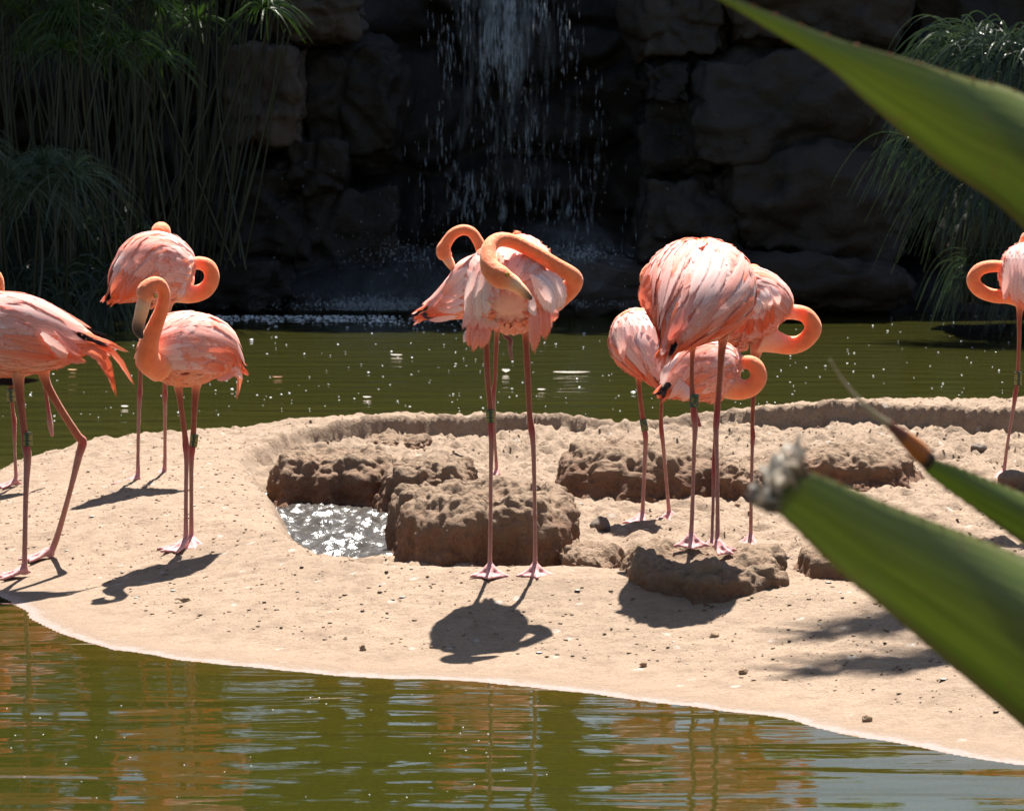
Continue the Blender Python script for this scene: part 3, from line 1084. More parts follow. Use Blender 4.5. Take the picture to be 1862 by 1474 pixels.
# bubbles on the pond, many of them white flecks standing in for sun glints
def bubbles():
    r_ = np.random.default_rng(9)
    q = []
    for _ in range(420):
        q.append((r_.uniform(-20, 1880), 572 + 190 * r_.random() ** 1.1, (0.9 + 1.6 * r_.random() ** 2.5) * (2.0 if r_.random() < .06 else 1)))
    for _ in range(330):
        q.append((r_.uniform(390, 720), 574 + abs(r_.normal(0, 6)), 1.5 + 3.0 * r_.random() ** 2))
    for _ in range(120):
        q.append((r_.uniform(640, 900), 572 + abs(r_.normal(0, 14)), r_.uniform(1, 2.4)))
    for _ in range(50):
        q.append((r_.uniform(0, 1000), r_.uniform(1260, 1470), r_.uniform(.8, 1.8)))
    th = np.linspace(0, math.pi / 2, 4)
    ph = np.linspace(0, 2 * math.pi, 7, endpoint=False)
    A, B = np.meshgrid(th, ph, indexing='ij')
    base = np.stack([np.sin(A + .02) * np.cos(B), np.sin(A + .02) * np.sin(B), np.cos(A)], -1).reshape(-1, 3)
    fb = grid_faces(4, 7, True)[:, ::-1]
    Vs, Fs, k = [], [], 0
    for px, py, rp in q:
        p = onz(px, py, 0.0)
        if p.y > 23.3: continue
        if float(height(np.array([p.x]), np.array([p.y]), False)[0]) > -0.02: continue
        r = 0.62 * rp / (F / p.y)
        Vs.append(base * r * np.array([1.5, 1.2, .55]) + np.array([p.x, p.y, 0.001]))
        Fs.append(fb + k * 28)
        k += 1
    tag(mesh_np('bubbles_and_glints', np.vstack(Vs), np.vstack(Fs), M_GLINT_FLECK), 'white bubbles and flecks standing in for sun glints on the pond', kind='stuff')


bubbles()


# ------------------------------------------------------------------ feathers
def strip_feather(P, Nrm, wid, camber=0.14, prof=(0.32, 0.72, 0.95, 1.0, 0.9, 0.62, 0.10)):
    """P (7,3) centre line, Nrm (7,3) face normal, -> verts (21,3)"""
    n = len(P)
    T = np.gradient(P, axis=0)
    S = np.cross(Nrm, T)
    S /= np.linalg.norm(S, axis=1)[:, None] + 1e-9
    w = (np.array(prof) * wid / 2)[:, None]
    L = P - S * w - Nrm * w * camber
    R = P + S * w - Nrm * w * camber
    return np.stack([L, P, R], 1).reshape(-1, 3)


FF = [tuple(f) for f in grid_faces(7, 3)]
TT = np.linspace(0, 1, 7)


def pxpath(pts, D):
    """(px,py,d) list -> 7 world points"""
    W = np.array([at(a, b, D + d) for a, b, d in pts])
    return catmull(W, 7)


WHITE = np.array((0.97, 0.83, 0.81))
CORAL = np.array((0.96, 0.335, 0.22))
PINK = np.array((0.94, 0.46, 0.40))
SALM = np.array((0.93, 0.31, 0.175))
DEEP = np.array((0.82, 0.14, 0.05))
PEACH = np.array((0.94, 0.43, 0.24))
BLACK = np.array((0.018, 0.017, 0.02))
NECK = np.array((0.93, 0.245, 0.095))
TIBIA = np.array((0.34, 0.10, 0.055))
KNEE = np.array((0.36, 0.06, 0.06))
SHANK = np.array((0.40, 0.19, 0.155))
FOOT = np.array((0.60, 0.29, 0.29))
BILLB = np.array((0.86, 0.62, 0.42))
BILLM = np.array((0.85, 0.36, 0.15))


def vane(cc):
    """(7,3) colours along a feather -> (21,3): warm shaft, paler margins"""
    mid = cc * np.array((1.0, .90, .88))
    rim = cc * .82 + np.array((.93, .86, .84)) * .18 * (cc.max() > .2)
    return np.stack([rim, mid, cc], 1).reshape(-1, 3)


def flamingo(label, D, spine, neck, head, bill, legs, seed, extra=(), bands=(), hue=0.5, ruffle=1.0, side_w=1.0, feathers=True, eye=None, fdrift=0.5, longf=True, leg_w=0.68, pale=0.38):
    """spine (px,py,d,r up,r side), neck (px,py,d,r), head/bill likewise; legs: dict(path, foot, toe) ; all at the bird's own distance D"""
    r_ = np.random.default_rng(seed)
    feet = [l['path'][-1] for l in legs]
    p0 = at(legs[0]['path'][-1][0], legs[0]['path'][-1][1], D + legs[0]['path'][-1][2])
    root = empty('flamingo', p0)
    tag(root, label, 'flamingo', 'flamingos resting on the mud island')
    px = lambda r, d=0: r * (D + d) / F
    mb = MB()
    samples = []      # (pos, radius, colour) used to colour the welded skin

    # body
    sp_ = np.array([[*at(a, b, D + d), px(ru, d), px(rs, d) * side_w] for a, b, d, ru, rs in spine])
    B = catmull(sp_, 41)
    B[:, 3:] = np.maximum(B[:, 3:], 0.004)
    Pb, Rb = B[:, :3], B[:, 3:]
    Tb = np.gradient(Pb, axis=0)
    Tb /= np.linalg.norm(Tb, axis=1)[:, None]
    zz = np.array((0, 0, 1.0))
    Ub = zz - (Tb @ zz)[:, None] * Tb
    Ub /= np.linalg.norm(Ub, axis=1)[:, None]
    Sb = np.cross(Tb, Ub)
    core = 0.97 - 0.11 * np.sin(np.linspace(0, math.pi, 41)) ** 0.5
    v, f = tube_np(Pb, Rb * (core if feathers else 0.97 + 0 * core)[:, None], 28, up=(0, 0, 1))
    mb.add(v, f)
    Lb = np.linalg.norm(np.diff(Pb, axis=0), axis=1).sum()
    for k in range(0, 41, 2):
        u = k / 40
        belly = PEACH * (1 - hue) + PINK * hue
        samples.append((Pb[k], Rb[k].mean(), belly if u < 0.72 else DEEP * 0.5 + belly * 0.5))

    def tubes(path, cols, ns=12, n=None, r_scale=1.0):
        W = np.array([[*at(a, b, D + d), px(r, d)] for a, b, d, r in path])
        n = n or len(path) * 6
        C = catmull(W, n)
        C[:, 3] = np.maximum(C[:, 3], 0.0035)
        C[:, 3] *= r_scale
        v, f = tube_np(C[:, :3], C[:, 3], ns)
        mb.add(v, f)
        Cc = catmull(np.array(cols, float), n) if len(cols) > 1 else np.repeat(np.array(cols), n, 0)
        for k in range(n):
            samples.append((C[k, :3], C[k, 3], np.clip(Cc[k], 0.012, 1)))
        return C

    if neck:
        npath = list(neck) + (list(head) if head else [])
        ncol = [NECK * 0.6 + PEACH * 0.4] + [NECK] * (len(npath) - 1)
        tubes(npath, ncol)
    if bill:
        hb_ = head[-2] if len(head) > 2 else head[-1]
        k = len(bill)
        cols = [BILLB if i == 0 else (BILLB * .35 + BILLM * .65 if i < k - (3 if k > 5 else 2) else BLACK * .8) for i in range(k)]
        tubes([(*hb_[:3], hb_[3] * .7)] + list(bill), [NECK] + cols, 10, (k + 1) * 7)
    # legs
    for l in legs:
        path = l['path']
        kn = l.get('knee', len(path) // 2)
        dark = l.get('dark', 1.0)
        cols = []
        for i in range(len(path)):
            if i == 0: cols.append(PEACH * dark)
            elif i < kn: cols.append(TIBIA * dark)
            elif i == kn: cols.append(KNEE * dark)
            elif i == len(path) - 1: cols.append((FOOT * .6 + KNEE * .4) * dark)
            else: cols.append(SHANK * dark)
        C = tubes(path, cols, 12, len(path) * 8, leg_w)
        if l.get('toe') is not None:
            g = C[-1, :3].copy()
            r0 = C[-1, 3]
            gz = l.get('gz')
            z0 = g[2]
            tl = l.get('tl', 0.085)
            fpts = []
            for da in (-0.62, 0.0, 0.62):
                a = math.radians(l['toe']) + da * l.get('spread', 1.0)
                L_ = tl * (1.0 if da == 0 else 0.94)
                dirv = np.array((math.cos(a), math.sin(a), 0))
                e = g + dirv * L_
                slope = l.get('slope', 0.0)
                e[2] = z0 - 0.004 + slope * (e - g)[1]
                mid_ = g + dirv * L_ * 0.45
                mid_[2] = z0 + 0.005 + slope * (mid_ - g)[1]
                Wt = catmull(np.array([[*(g + np.array((0, 0, 0.022))), 0.012], [*mid_, 0.0075], [*e, 0.0048]]), 10)
                v, f = tube_np(Wt[:, :3], Wt[:, 3], 8)
                mb.add(v, f)
                for q in Wt: samples.append((q[:3], q[3], FOOT * dark))
                fpts.append((mid_, e))
            # webs between the toes
            for (ma, ea), (mb_, eb) in zip(fpts[:-1], fpts[1:]):
                inn = g + np.array((0, 0, 0.008))
                edge = (ea + eb) / 2 * 0.72 + g * 0.28
                edge[2] = (ea[2] + eb[2]) / 2
                top_ = np.array([inn, ea * .92 + g * .08, edge, eb * .92 + g * .08])
                vv = np.vstack([top_ + np.array((0, 0, .003)), top_ - np.array((0, 0, .004))])
                mb.add(vv, [(0, 1, 2, 3), (7, 6, 5, 4), (0, 4, 5, 1), (1, 5, 6, 2), (2, 6, 7, 3), (3, 7, 4, 0)])
                samples.append(((ea + eb + g) / 3, 0.005, FOOT * 1.05 * dark))
            # small hind toe
            a = math.radians(l['toe'] + 180)
            hb = g + np.array((math.cos(a) * 0.022, math.sin(a) * 0.022, 0.006))
            v, f = tube_np(np.array([g + np.array((0, 0, .012)), hb]), np.array([0.006, 0.004]), 7)
            mb.add(v, f)
    # weld everything into one continuous skin
    tmp = mb.build('body', None)
    md = tmp.modifiers.new('weld', 'REMESH')
    md.mode = 'VOXEL'
    md.voxel_size = 0.0038
    md.use_smooth_shade = True
    dg = bpy.context.evaluated_depsgraph_get()
    ev = tmp.evaluated_get(dg)
    me = bpy.data.meshes.new_from_object(ev, depsgraph=dg)
    me.name = 'body'
    old = tmp.data
    tmp.modifiers.clear()
    tmp.data = me
    bpy.data.meshes.remove(old)
    nv = len(me.vertices)
    co = np.empty(nv * 3, np.float32)
    me.vertices.foreach_get('co', co)
    co = co.reshape(-1, 3).astype(float)
    # a few rounds of Laplacian smoothing, so that neck and thighs flow into the body
    ne = len(me.edges)
    ed = np.empty(ne * 2, np.int32)
    me.edges.foreach_get('vertices', ed)
    ed = ed.reshape(-1, 2)
    deg = np.bincount(ed.ravel(), minlength=nv)[:, None]
    dist_axis = np.min(np.linalg.norm(co[:, None, :] - Pb[None, ::3, :], axis=2) / (Rb[None, ::3].max(2) + 0.03), axis=1)
    wgt = (0.05 + 0.57 * (1 - sstep(0.9, 1.5, dist_axis)))[:, None]
    for it in range(14):
        acc = np.zeros_like(co)
        np.add.at(acc, ed[:, 0], co[ed[:, 1]])
        np.add.at(acc, ed[:, 1], co[ed[:, 0]])
        co = co + wgt * (0.5 if it > 3 else 1.0) * (acc / np.maximum(deg, 1) - co)
    me.vertices.foreach_set('co', co.astype(np.float32).ravel())
    SP = np.array([s_[0] for s_ in samples])
    SR = np.array([s_[1] for s_ in samples])
    SCo = np.array([s_[2] for s_ in samples])
    cols = np.empty((nv, 3))
    for k in range(0, nv, 4000):
        d = np.linalg.norm(co[k:k + 4000, None, :] - SP[None], axis=2) - SR[None]
        wt = np.exp(-np.clip((d - d.min(1)[:, None]) / 0.006, 0, 40))
        cols[k:k + 4000] = (wt @ SCo) / wt.sum(1)[:, None]
    fa = me.attributes.new('fluff', 'FLOAT', 'POINT')
    fa.data.foreach_set('value', (0.0018 + 0.06 * (1 - sstep(0.8, 1.05, dist_axis))).astype(np.float32))
    a = me.color_attributes.new('Col', 'FLOAT_COLOR', 'POINT')
    c4 = np.ones((nv, 4), np.float32)
    c4[:, :3] = cols
    a.data.foreach_set('color', c4.ravel())
    me.polygons.foreach_set('use_smooth', np.ones(len(me.polygons), dtype=bool))
    me.materials.append(M_DOWN)
    me.update()
    tmp.parent = root
    tmp.matrix_parent_inverse = Matrix.Translation(-root.location)

    # ---- plumage laid over the body surface
    def surf(u, ang):
        k = np.clip(u, 0, 1) * 40
        i = np.minimum(k.astype(int), 39)
        fr = (k - i)[:, None]
        P = Pb[i] * (1 - fr) + Pb[i + 1] * fr
        R = Rb[i] * (1 - fr) + Rb[i + 1] * fr
        T = Tb[i] * (1 - fr) + Tb[i + 1] * fr
        U = Ub[i] * (1 - fr) + Ub[i + 1] * fr
        S = Sb[i] * (1 - fr) + Sb[i + 1] * fr
        c, s_ = np.cos(ang)[:, None], np.sin(ang)[:, None]
        R = np.maximum(R, 0.018)
        pos = P + U * c * R[:, :1] + S * s_ * R[:, 1:]
        nr = U * c / R[:, :1] + S * s_ / R[:, 1:]
        nr /= np.linalg.norm(nr, axis=1)[:, None]
        over = np.maximum(u - 1, 0)[:, None] * Lb
        pos = pos + T * over + np.array((0, 0, -1)) * over * 0.25
        return pos, nr

    def lay(u0, v0, ln, wd, drift, lift, off, cb, ct, mbx):
        us = u0 + TT * ln / Lb
        va = v0 + drift * TT
        pos, nr = surf(us, va)
        pos = pos + nr * (off + lift * TT ** 1.4)[:, None]
        v = strip_feather(pos, nr, wd)
        cc = cb[None] * (1 - TT[:, None] ** 1.5) + ct[None] * TT[:, None] ** 1.5
        mbx.add(v, FF, vane(cc))

    def hue_at(u0, v0, jit=0.12):
        """plumage colour as smooth patches over the body: pale pink back, coral flanks, peach belly, red rear"""
        pos, _ = surf(np.array([u0]), np.array([v0]))
        q = pos * 9.0 + seed
        n = 0.5 + 0.5 * float(fbm(q, 2, seed)[0]) + r_.normal(0, jit)
        dors = abs(v0) / math.pi
        w_ = np.clip(pale + 0.06 + 1.5 * (n - 0.5) - 0.55 * max(0, dors - 0.35), 0, 1)
        top_ = CORAL * (1 - w_) + WHITE * w_
        belly = PEACH * (1 - hue) + PINK * hue
        b_ = float(sstep(0.55, 0.78, np.array(dors + 0.08 * (n - .5))))
        c = top_ * (1 - b_) + belly * b_
        st_ = float(sstep(0.66, 0.80, np.array(0.5 + 0.5 * float(vnoise(pos * np.array((26.0, 26.0, 11.0)) + seed * 3, seed + 3)[0]))))
        c = c * (1 - .8 * st_) + SALM * .8 * st_
        rear = float(sstep(0.62, 0.86, np.array(u0 + 0.15 * (n - .5)))) * float(sstep(0.25, 0.5, np.array(dors)))
        c = c * (1 - rear) + (SALM * .6 + DEEP * .4) * rear
        return c

    if feathers:
        mbx = MB()
        scale = Lb / 0.42
        # small contour feathers over the whole body
        for u0 in np.arange(0.08, 0.95, 0.036):
            i = int(u0 * 40)
            circ = 2 * math.pi * Rb[i].mean()
            nn = max(6, int(circ / 0.0150))
            for j in range(nn):
                v0 = -math.pi + 2 * math.pi * (j + r_.random() * 0.9) / nn
                cb = hue_at(u0, v0)
                ct = hue_at(min(1, u0 + .06), v0) * .7 + WHITE * .3 if r_.random() < .6 else (cb * .5 + SALM * .5)
                lay(u0 + r_.normal(0, .012), v0, 0.046 * scale * r_.uniform(.7, 1.35), 0.0195 * r_.uniform(.75, 1.25), r_.normal(0, .14), 0.0045 * ruffle * r_.uniform(.2, 1.8), 0.0, cb, ct, mbx)
        # wing coverts
        for sgn in (-1, 1):
            for u0 in np.arange(0.20, 0.68, 0.042):
                for v0 in np.arange(0.15, 2.0, 0.125):
                    vv = v0 + r_.normal(0, .06)
                    cb = hue_at(u0, sgn * vv) * .84 + WHITE * .16
                    q = r_.random()
                    ct = cb * .62 + WHITE * .38 if q < .7 else (PINK if q < .88 else SALM)
                    lay(u0 + r_.normal(0, .018), sgn * vv, 0.064 * scale * r_.uniform(.7, 1.3), 0.0275 * r_.uniform(.75, 1.2), sgn * fdrift * 0.45 * r_.uniform(.4, 1.5), 0.0052 * ruffle * r_.uniform(.3, 1.7), 0.004, cb, ct, mbx)
        tag(mbx.build('plumage', M_FEATHER, root), kind='stuff')
        # long scapulars and tertials, each a feather of its own
        if longf:
            for sgn in (-1, 1):
                for k, v0 in enumerate(np.linspace(0.2, 1.9, 15)):
                    one = MB()
                    u0 = 0.60 + 0.07 * math.sin(k * 2.1) + r_.normal(0, .03)
                    cb = hue_at(u0, sgn * v0) * .7 + WHITE * .3
                    ct = hue_at(.8, sgn * v0) * .6 + (WHITE if r_.random() < .55 else PINK) * .4
                    if v0 > 1.4: cb, ct = SALM * .7 + PINK * .3, DEEP
                    lay(u0, sgn * v0, 0.118 * scale * r_.uniform(.7, 1.2), 0.032 * r_.uniform(.8, 1.2), sgn * fdrift * 0.5 * r_.uniform(.5, 1.4), 0.007 * ruffle * r_.uniform(.4, 1.5), 0.008 + 0.0018 * (k % 3), cb, ct, one)
                    one.build('feather', M_FEATHER, root)
            # tail and dark flight feather tips
            for k in range(7):
                one = MB()
                v0 = (k - 3) * 0.42
                dk = abs(k - 3) == 2
                lay(0.80, v0 * 1.2, 0.115 * scale * r_.uniform(.9, 1.1), 0.028, 0.05 * (k - 3), 0.004, 0.004, (BLACK if dk else SALM), (BLACK if dk else (PINK if k % 2 else DEEP)), one)
                one.build('tail_feather', M_FEATHER, root)
    # hand-placed plumes: (path[(px,py,d)], width px, base colour, tip colour)
    for pth, wd, cb, ct in extra:
        P = pxpath(pth, D)
        view = np.array((0, 0, H)) - P
        T = np.gradient(P, axis=0)
        T /= np.linalg.norm(T, axis=1)[:, None] + 1e-9
        nr = view / np.linalg.norm(view, axis=1)[:, None]
        nr = nr + np.array((0.25 * r_.normal(), 0, 0.35))
        nr = nr - (nr * T).sum(1)[:, None] * T
        nr /= np.linalg.norm(nr, axis=1)[:, None] + 1e-9
        one = MB()
        one.add(strip_feather(P, nr, px(wd) , 0.35), FF, vane(np.array(cb)[None] * (1 - TT[:, None] ** 1.4) + np.array(ct)[None] * TT[:, None] ** 1.4))
        one.build('feather', M_FEATHER, root)
    if eye:
        e = at(eye[0], eye[1], D + eye[2])
        o = stone_mesh('eye', 0.0065, 1, M_EYE, (1, 1, 1))
        o.location = e
        o.parent = root
        o.matrix_parent_inverse = Matrix.Translation(-root.location)
    # leg bands
    for (x0, y0, x1, y1, d, rpx, text) in bands:
        a, b = np.array(at(x0, y0, D + d)), np.array(at(x1, y1, D + d))
        ax = (b - a) / np.linalg.norm(b - a)
        rr = px(rpx)
        v, f = tube_np(np.array([a, a + (b - a) * .33, a + (b - a) * .67, b]), np.full(4, rr), 20)
        bo = MB()
        bo.add(v, f)
        band = bo.build('leg_band', M_BANDG if text else M_BANDG, root, smooth=False)
        ln = np.linalg.norm(b - a)
        if text:
            cu = bpy.data.curves.new('lettering', 'FONT')
            cu.body = text
            cu.align_x, cu.align_y = 'CENTER', 'CENTER'
            cu.size = 1.0
            cu.extrude = 0.0
            cu.resolution_u = 3
            to = bpy.data.objects.new('lettering', cu)
            COL.objects.link(to)
            dg = bpy.context.evaluated_depsgraph_get()
            tm = bpy.data.meshes.new_from_object(to.evaluated_get(dg), depsgraph=dg)
            bpy.data.objects.remove(to)
            n = len(tm.vertices)
            tv = np.empty(n * 3, np.float32)
            tm.vertices.foreach_get('co', tv)
            tv = tv.reshape(-1, 3).astype(float)
            tv[:, 0] *= 0.86 * ln / (np.ptp(tv[:, 0]) + 1e-6)
            tv[:, 1] -= (tv[:, 1].max() + tv[:, 1].min()) / 2
            tv[:, 1] *= 1.35 * rr / (np.ptp(tv[:, 1]) + 1e-6)
            # reads downwards along the leg and wraps round the band's front
            th = tv[:, 1] / rr
            toward = np.array((0, -1.0, 0))
            toward -= (toward @ ax) * ax
            toward /= np.linalg.norm(toward)
            sd = np.cross(toward, ax)
            if sd[0] < 0: sd = -sd
            ctr = (a + b) / 2
            R2 = rr + 0.0007
            W = ctr + ax * tv[:, :1] + toward * (R2 * np.cos(th))[:, None] + sd * (R2 * np.sin(th))[:, None]
            tm.vertices.foreach_set('co', W.astype(np.float32).ravel())
            tm.materials.clear()
            tm.materials.append(M_BANDY)
            tm.name = 'lettering'
            lo = bpy.data.objects.new('lettering', tm)
            COL.objects.link(lo)
            lo.parent = band
        else:
            st = MB()
            toward = np.array((0, -1.0, 0))
            toward -= (toward @ ax) * ax
            toward /= np.linalg.norm(toward)
            sd = np.cross(toward, ax)
            for k in range(6):
                tpos = 0.10 + 0.15 * k
                for lo_, hi_ in ((-1.25, -0.25), (0.35, 1.3)):
                    ths = np.linspace(lo_ + 0.12 * (k % 2), hi_, 5)
                    c0 = a + (b - a) * tpos
                    c1 = a + (b - a) * (tpos + (0.085 if k % 3 else 0.05))
                    R2 = rr + 0.0007
                    ring = np.array([toward * R2 * math.cos(t) + sd * R2 * math.sin(t) for t in ths])
                    st.add(np.vstack([c0 + ring, c1 + ring]), [(i, i + 1, i + 6, i + 5) for i in range(4)])
            lo = st.build('marking', M_BANDY, None)
            lo.parent = band
    return root


def fan(root0, root1, tip0, tip1, n, d0, d1, wd, cb, ct, bow=0.0, jit=4, seed=1):
    """n feathers between two root points and two tip points"""
    r_ = np.random.default_rng(seed)
    res = []
    for k in range(n):
        s_ = k / max(1, n - 1)
        a = np.array(root0) * (1 - s_) + np.array(root1) * s_
        b = np.array(tip0) * (1 - s_) + np.array(tip1) * s_ + r_.normal(0, jit, 2)
        m_ = (a + b) / 2 + np.array((bow, -abs(bow) * 0.3))
        dd = d0 + (d1 - d0) * s_
        res.append(([(a[0], a[1], dd + 0.012), (m_[0], m_[1], dd - 0.008), (b[0], b[1], dd)], wd * r_.uniform(.85, 1.15), np.array(cb) * r_.uniform(.92, 1.08), np.array(ct) * r_.uniform(.92, 1.08)))
    return res


def D_of(*feet):
    return float(np.mean([ground_at(x, y).y for x, y in feet]))


def leg(D, path, toe=None, **kw):
    """drop the last point onto the ground when its foot is in view"""
    return dict(path=path, toe=toe, **kw)


# --- 1: front bird at the left edge, walking left
D1 = D_of((45, 1046))
g2 = ground_at(92, 1014)
flamingo('flamingo at the left edge walking out of frame with long orange tail plumes', D1,
         [(-225, 585, 0, 25, 20), (-205, 590, 0, 48, 42), (-140, 600, 0, 68, 60), (-60, 606, 0, 76, 66), (30, 609, 0, 74, 64), (90, 617, 0, 58, 50), (140, 622, 0, 32, 34), (172, 626, 0, 12, 16)],
         [(-200, 600, 0, 30), (-240, 570, 0, 20), (-275, 510, 0, 16), (-285, 440, 0, 14), (-262, 380, 0, 13)], [(-250, 360, 0, 14), (-275, 350, 0, 19), (-295, 358, 0, 16)], [(-300, 362, 0, 14), (-320, 378, 0, 12), (-332, 400, 0, 10), (-330, 420, 0, 5)],
         [dict(path=[(33, 660, -.03, 22), (34, 700, -.03, 12), (42, 770, -.03, 8), (48, 815, -.03, 9.5), (50, 835, -.03, 8.5), (47, 900, -.03, 6), (45, 1005, -.03, 6), (45, 1044, -.03, 8)], knee=3, toe=193, tl=.10),
          dict(path=[(78, 655, .04, 22), (82, 690, .05, 11), (105, 735, .08, 8.5), (140, 790, .14, 9), (150, 803, .16, 10), (143, 830, .17, 8.5), (128, 890, .18, 6), (104, 975, g2.y - D1, 7), (88, 1012, g2.y - D1, 9)], knee=4, toe=203, tl=.10)],
         101,
         extra=[([(135, 625, -.03), (185, 640, -.04), (212, 722, -.03)], 20, SALM, DEEP), ([(150, 622, 0), (205, 640, 0), (247, 705, 0)], 13, SALM, SALM), ([(140, 632, -.05), (180, 650, -.06), (200, 690, -.05)], 16, SALM, DEEP),
                ([(140, 600, 0), (170, 604, 0), (201, 613, 0)], 12, BLACK, BLACK), ([(150, 615, 0), (190, 622, 0), (236, 641, 0)], 12, DEEP, PEACH), ([(90, 640, -.09), (130, 650, -.09), (158, 658, -.08)], 20, DEEP, SALM), ([(75, 605, -.12), (110, 640, -.11), (120, 655, -.1)], 24, WHITE, SALM), ([(100, 600, -.09), (135, 635, -.09), (150, 645, -.08)], 22, PINK, DEEP)],
         bands=[(50, 786, 50, 810, -.03, 9.0, None)], fdrift=0.35, leg_w=.86, pale=.3)

# --- 2: bird behind it, mostly hidden
D2 = D_of((30, 884))
flamingo('flamingo almost hidden behind the walking bird at the left edge, one leg tucked', D2,
         [(-95, 620, 0, 15, 15), (-80, 622, 0, 35, 32), (-40, 628, 0, 54, 48), (10, 634, 0, 56, 50), (55, 645, 0, 40, 36), (85, 655, 0, 18, 18), (100, 660, 0, 6, 8)],
         [(-75, 640, 0, 22), (-80, 600, -.02, 15), (-60, 540, -.02, 12), (-30, 500, 0, 12), (-8, 503, .02, 12), (-4, 530, .02, 12), (-10, 555, .03, 13)], [(-14, 572, .04, 15), (-18, 585, .05, 11)], None,
         [dict(path=[(18, 680, 0, 14), (20, 700, 0, 8), (23, 745, 0, 6), (26, 768, 0, 7), (27, 820, 0, 4.6), (30, 882, 0, 6)], knee=3, toe=200, tl=.09),
          dict(path=[(78, 675, 0, 10), (82, 705, 0, 6), (88, 745, 0, 5.5), (91, 770, 0, 8), (95, 794, 0, 4)], knee=2)],
         102, extra=[([(-60, 690, -.04), (10, 693, -.05), (78, 690, -.04)], 18, BLACK, BLACK)], bands=[(20, 706, 21, 730, 0, 8, None)])

# --- 3: left rear bird, head on back, neck looped to the right
D3 = D_of((252, 878), (300, 868))
flamingo('left rear flamingo seen from behind, neck looped right, head resting on its back', D3,
         [(352, 515, .04, 10, 10), (340, 512, .04, 36, 34), (312, 500, .02, 62, 58), (275, 491, 0, 68, 66), (244, 508, -.03, 48, 50), (222, 527, -.05, 28, 30), (202, 543, -.06, 9, 12)],
         [(325, 528, 0, 24), (348, 535, 0, 17), (372, 528, 0, 15.5), (385, 508, 0, 14.5), (380, 486, 0, 14), (362, 478, 0, 12.5), (345, 480, .03, 11), (322, 468, .1, 10), (305, 440, .14, 10)], [(297, 424, .15, 15), (292, 420, .12, 17), (288, 428, .09, 13)], None,
         [dict(path=[(262, 545, 0, 18), (258, 580, 0, 9), (255, 690, 0, 6.5), (254, 715, 0, 7.5), (253, 740, 0, 6), (251, 820, 0, 5), (251, 877, 0, 7)], knee=3, toe=195, tl=.10),
          dict(path=[(306, 545, 0, 18), (303, 580, 0, 9), (300, 690, .1, 6.5), (300, 715, .12, 7.5), (300, 740, .13, 6), (300, 820, .18, 5), (299, 866, .2, 7)], knee=3, toe=200, tl=.10)],
         103, extra=fan((225, 490), (255, 505), (205, 545), (232, 548), 5, -.13, -.15, 22, SALM, DEEP, seed=4) + fan((345, 465), (335, 520), (352, 490), (325, 545), 5, -.06, -.08, 14, WHITE, PEACH, seed=5), fdrift=0.4)

# --- 4: left front bird with S-neck, bill down
D4 = D_of((338, 998), (350, 992))
flamingo('flamingo at left front with S-curved neck and bill pointing down over its chest', D4,
         [(256, 655, -.10, 12, 14), (268, 652, -.08, 36, 34), (300, 642, -.05, 60, 58), (340, 635, 0, 68, 66), (380, 640, .05, 58, 56), (408, 655, .09, 34, 36), (428, 668, .12, 13, 16)],
         [(292, 668, -.11, 30), (270, 655, -.16, 23), (272, 622, -.19, 18), (284, 588, -.20, 14.5), (295, 560, -.21, 12.5), (299, 536, -.22, 11), (293, 518, -.235, 11)], [(280, 515, -.245, 13), (268, 527, -.25, 18), (262, 543, -.255, 16)], [(261, 552, -.255, 13.5), (258, 564, -.255, 13), (254, 580, -.258, 12), (251, 594, -.26, 11.5), (253, 605, -.26, 9), (259, 615, -.258, 4)],
         [dict(path=[(322, 688, 0, 20), (325, 708, 0, 12), (330, 745, 0, 8.5), (336, 790, 0, 8), (338, 812, 0, 9.5), (339, 840, 0, 7), (338, 920, 0, 6), (338, 995, 0, 8)], knee=4, toe=222, tl=.10),
          dict(path=[(358, 690, .05, 20), (356, 710, .05, 12), (353, 760, .05, 8), (351, 800, .05, 9), (349, 818, .05, 9.5), (348, 845, .05, 7), (348, 920, .05, 6), (348, 990, .05, 8)], knee=4, toe=285, tl=.10)],
         104, extra=[([(405, 655, .02), (425, 668, .02), (442, 690, .03)], 18, SALM, WHITE), ([(410, 660, .05), (436, 675, .05), (430, 730, .05)], 12, PEACH, SALM), ([(410, 640, .05), (425, 655, .05), (440, 672, .06)], 14, WHITE, PEACH), ([(395, 690, -.02), (412, 685, -.02), (432, 672, 0)], 14, PINK, SALM), ([(400, 625, .0), (418, 650, .02), (424, 660, .03)], 10, BLACK, BLACK)],
         bands=[(354, 789, 351, 812, .05, 7.4, None)], eye=(283, 538, -.275), hue=0.15, ruffle=0.6, fdrift=0.3, pale=.3)

# --- 5: centre bird preening
D5 = D_of((893, 1046), (973, 1044))
ex5 = fan((885, 462), (905, 470), (846, 575), (884, 590), 6, -.10, -.16, 26, WHITE, WHITE, -6, seed=7)
ex5 += fan((868, 540), (900, 560), (846, 605), (905, 600), 6, -.08, -.12, 24, WHITE * .9, PINK, 0, seed=8)
ex5 += fan((862, 570), (888, 590), (856, 632), (872, 638), 4, -.06, -.09, 22, PINK, SALM, 0, seed=9)
ex5 += fan((962, 500), (1000, 490), (1000, 572), (1029, 566), 6, -.16, -.10, 27, WHITE, WHITE, 8, seed=10)
ex5 += fan((972, 545), (1005, 555), (972, 640), (1006, 590), 6, -.14, -.08, 24, PINK, SALM, 0, seed=11)
ex5 += [([(968, 540, -.19), (968, 560, -.2), (976, 575, -.19)], 18, WHITE, WHITE), ([(848, 600, -.05), (846, 612, -.06), (842, 624, -.05)], 12, WHITE, WHITE)]
ex5 += fan((930, 430), (985, 455), (935, 416), (1000, 462), 9, .12, .10, 20, PEACH, PEACH, 4, jit=5, seed=12)
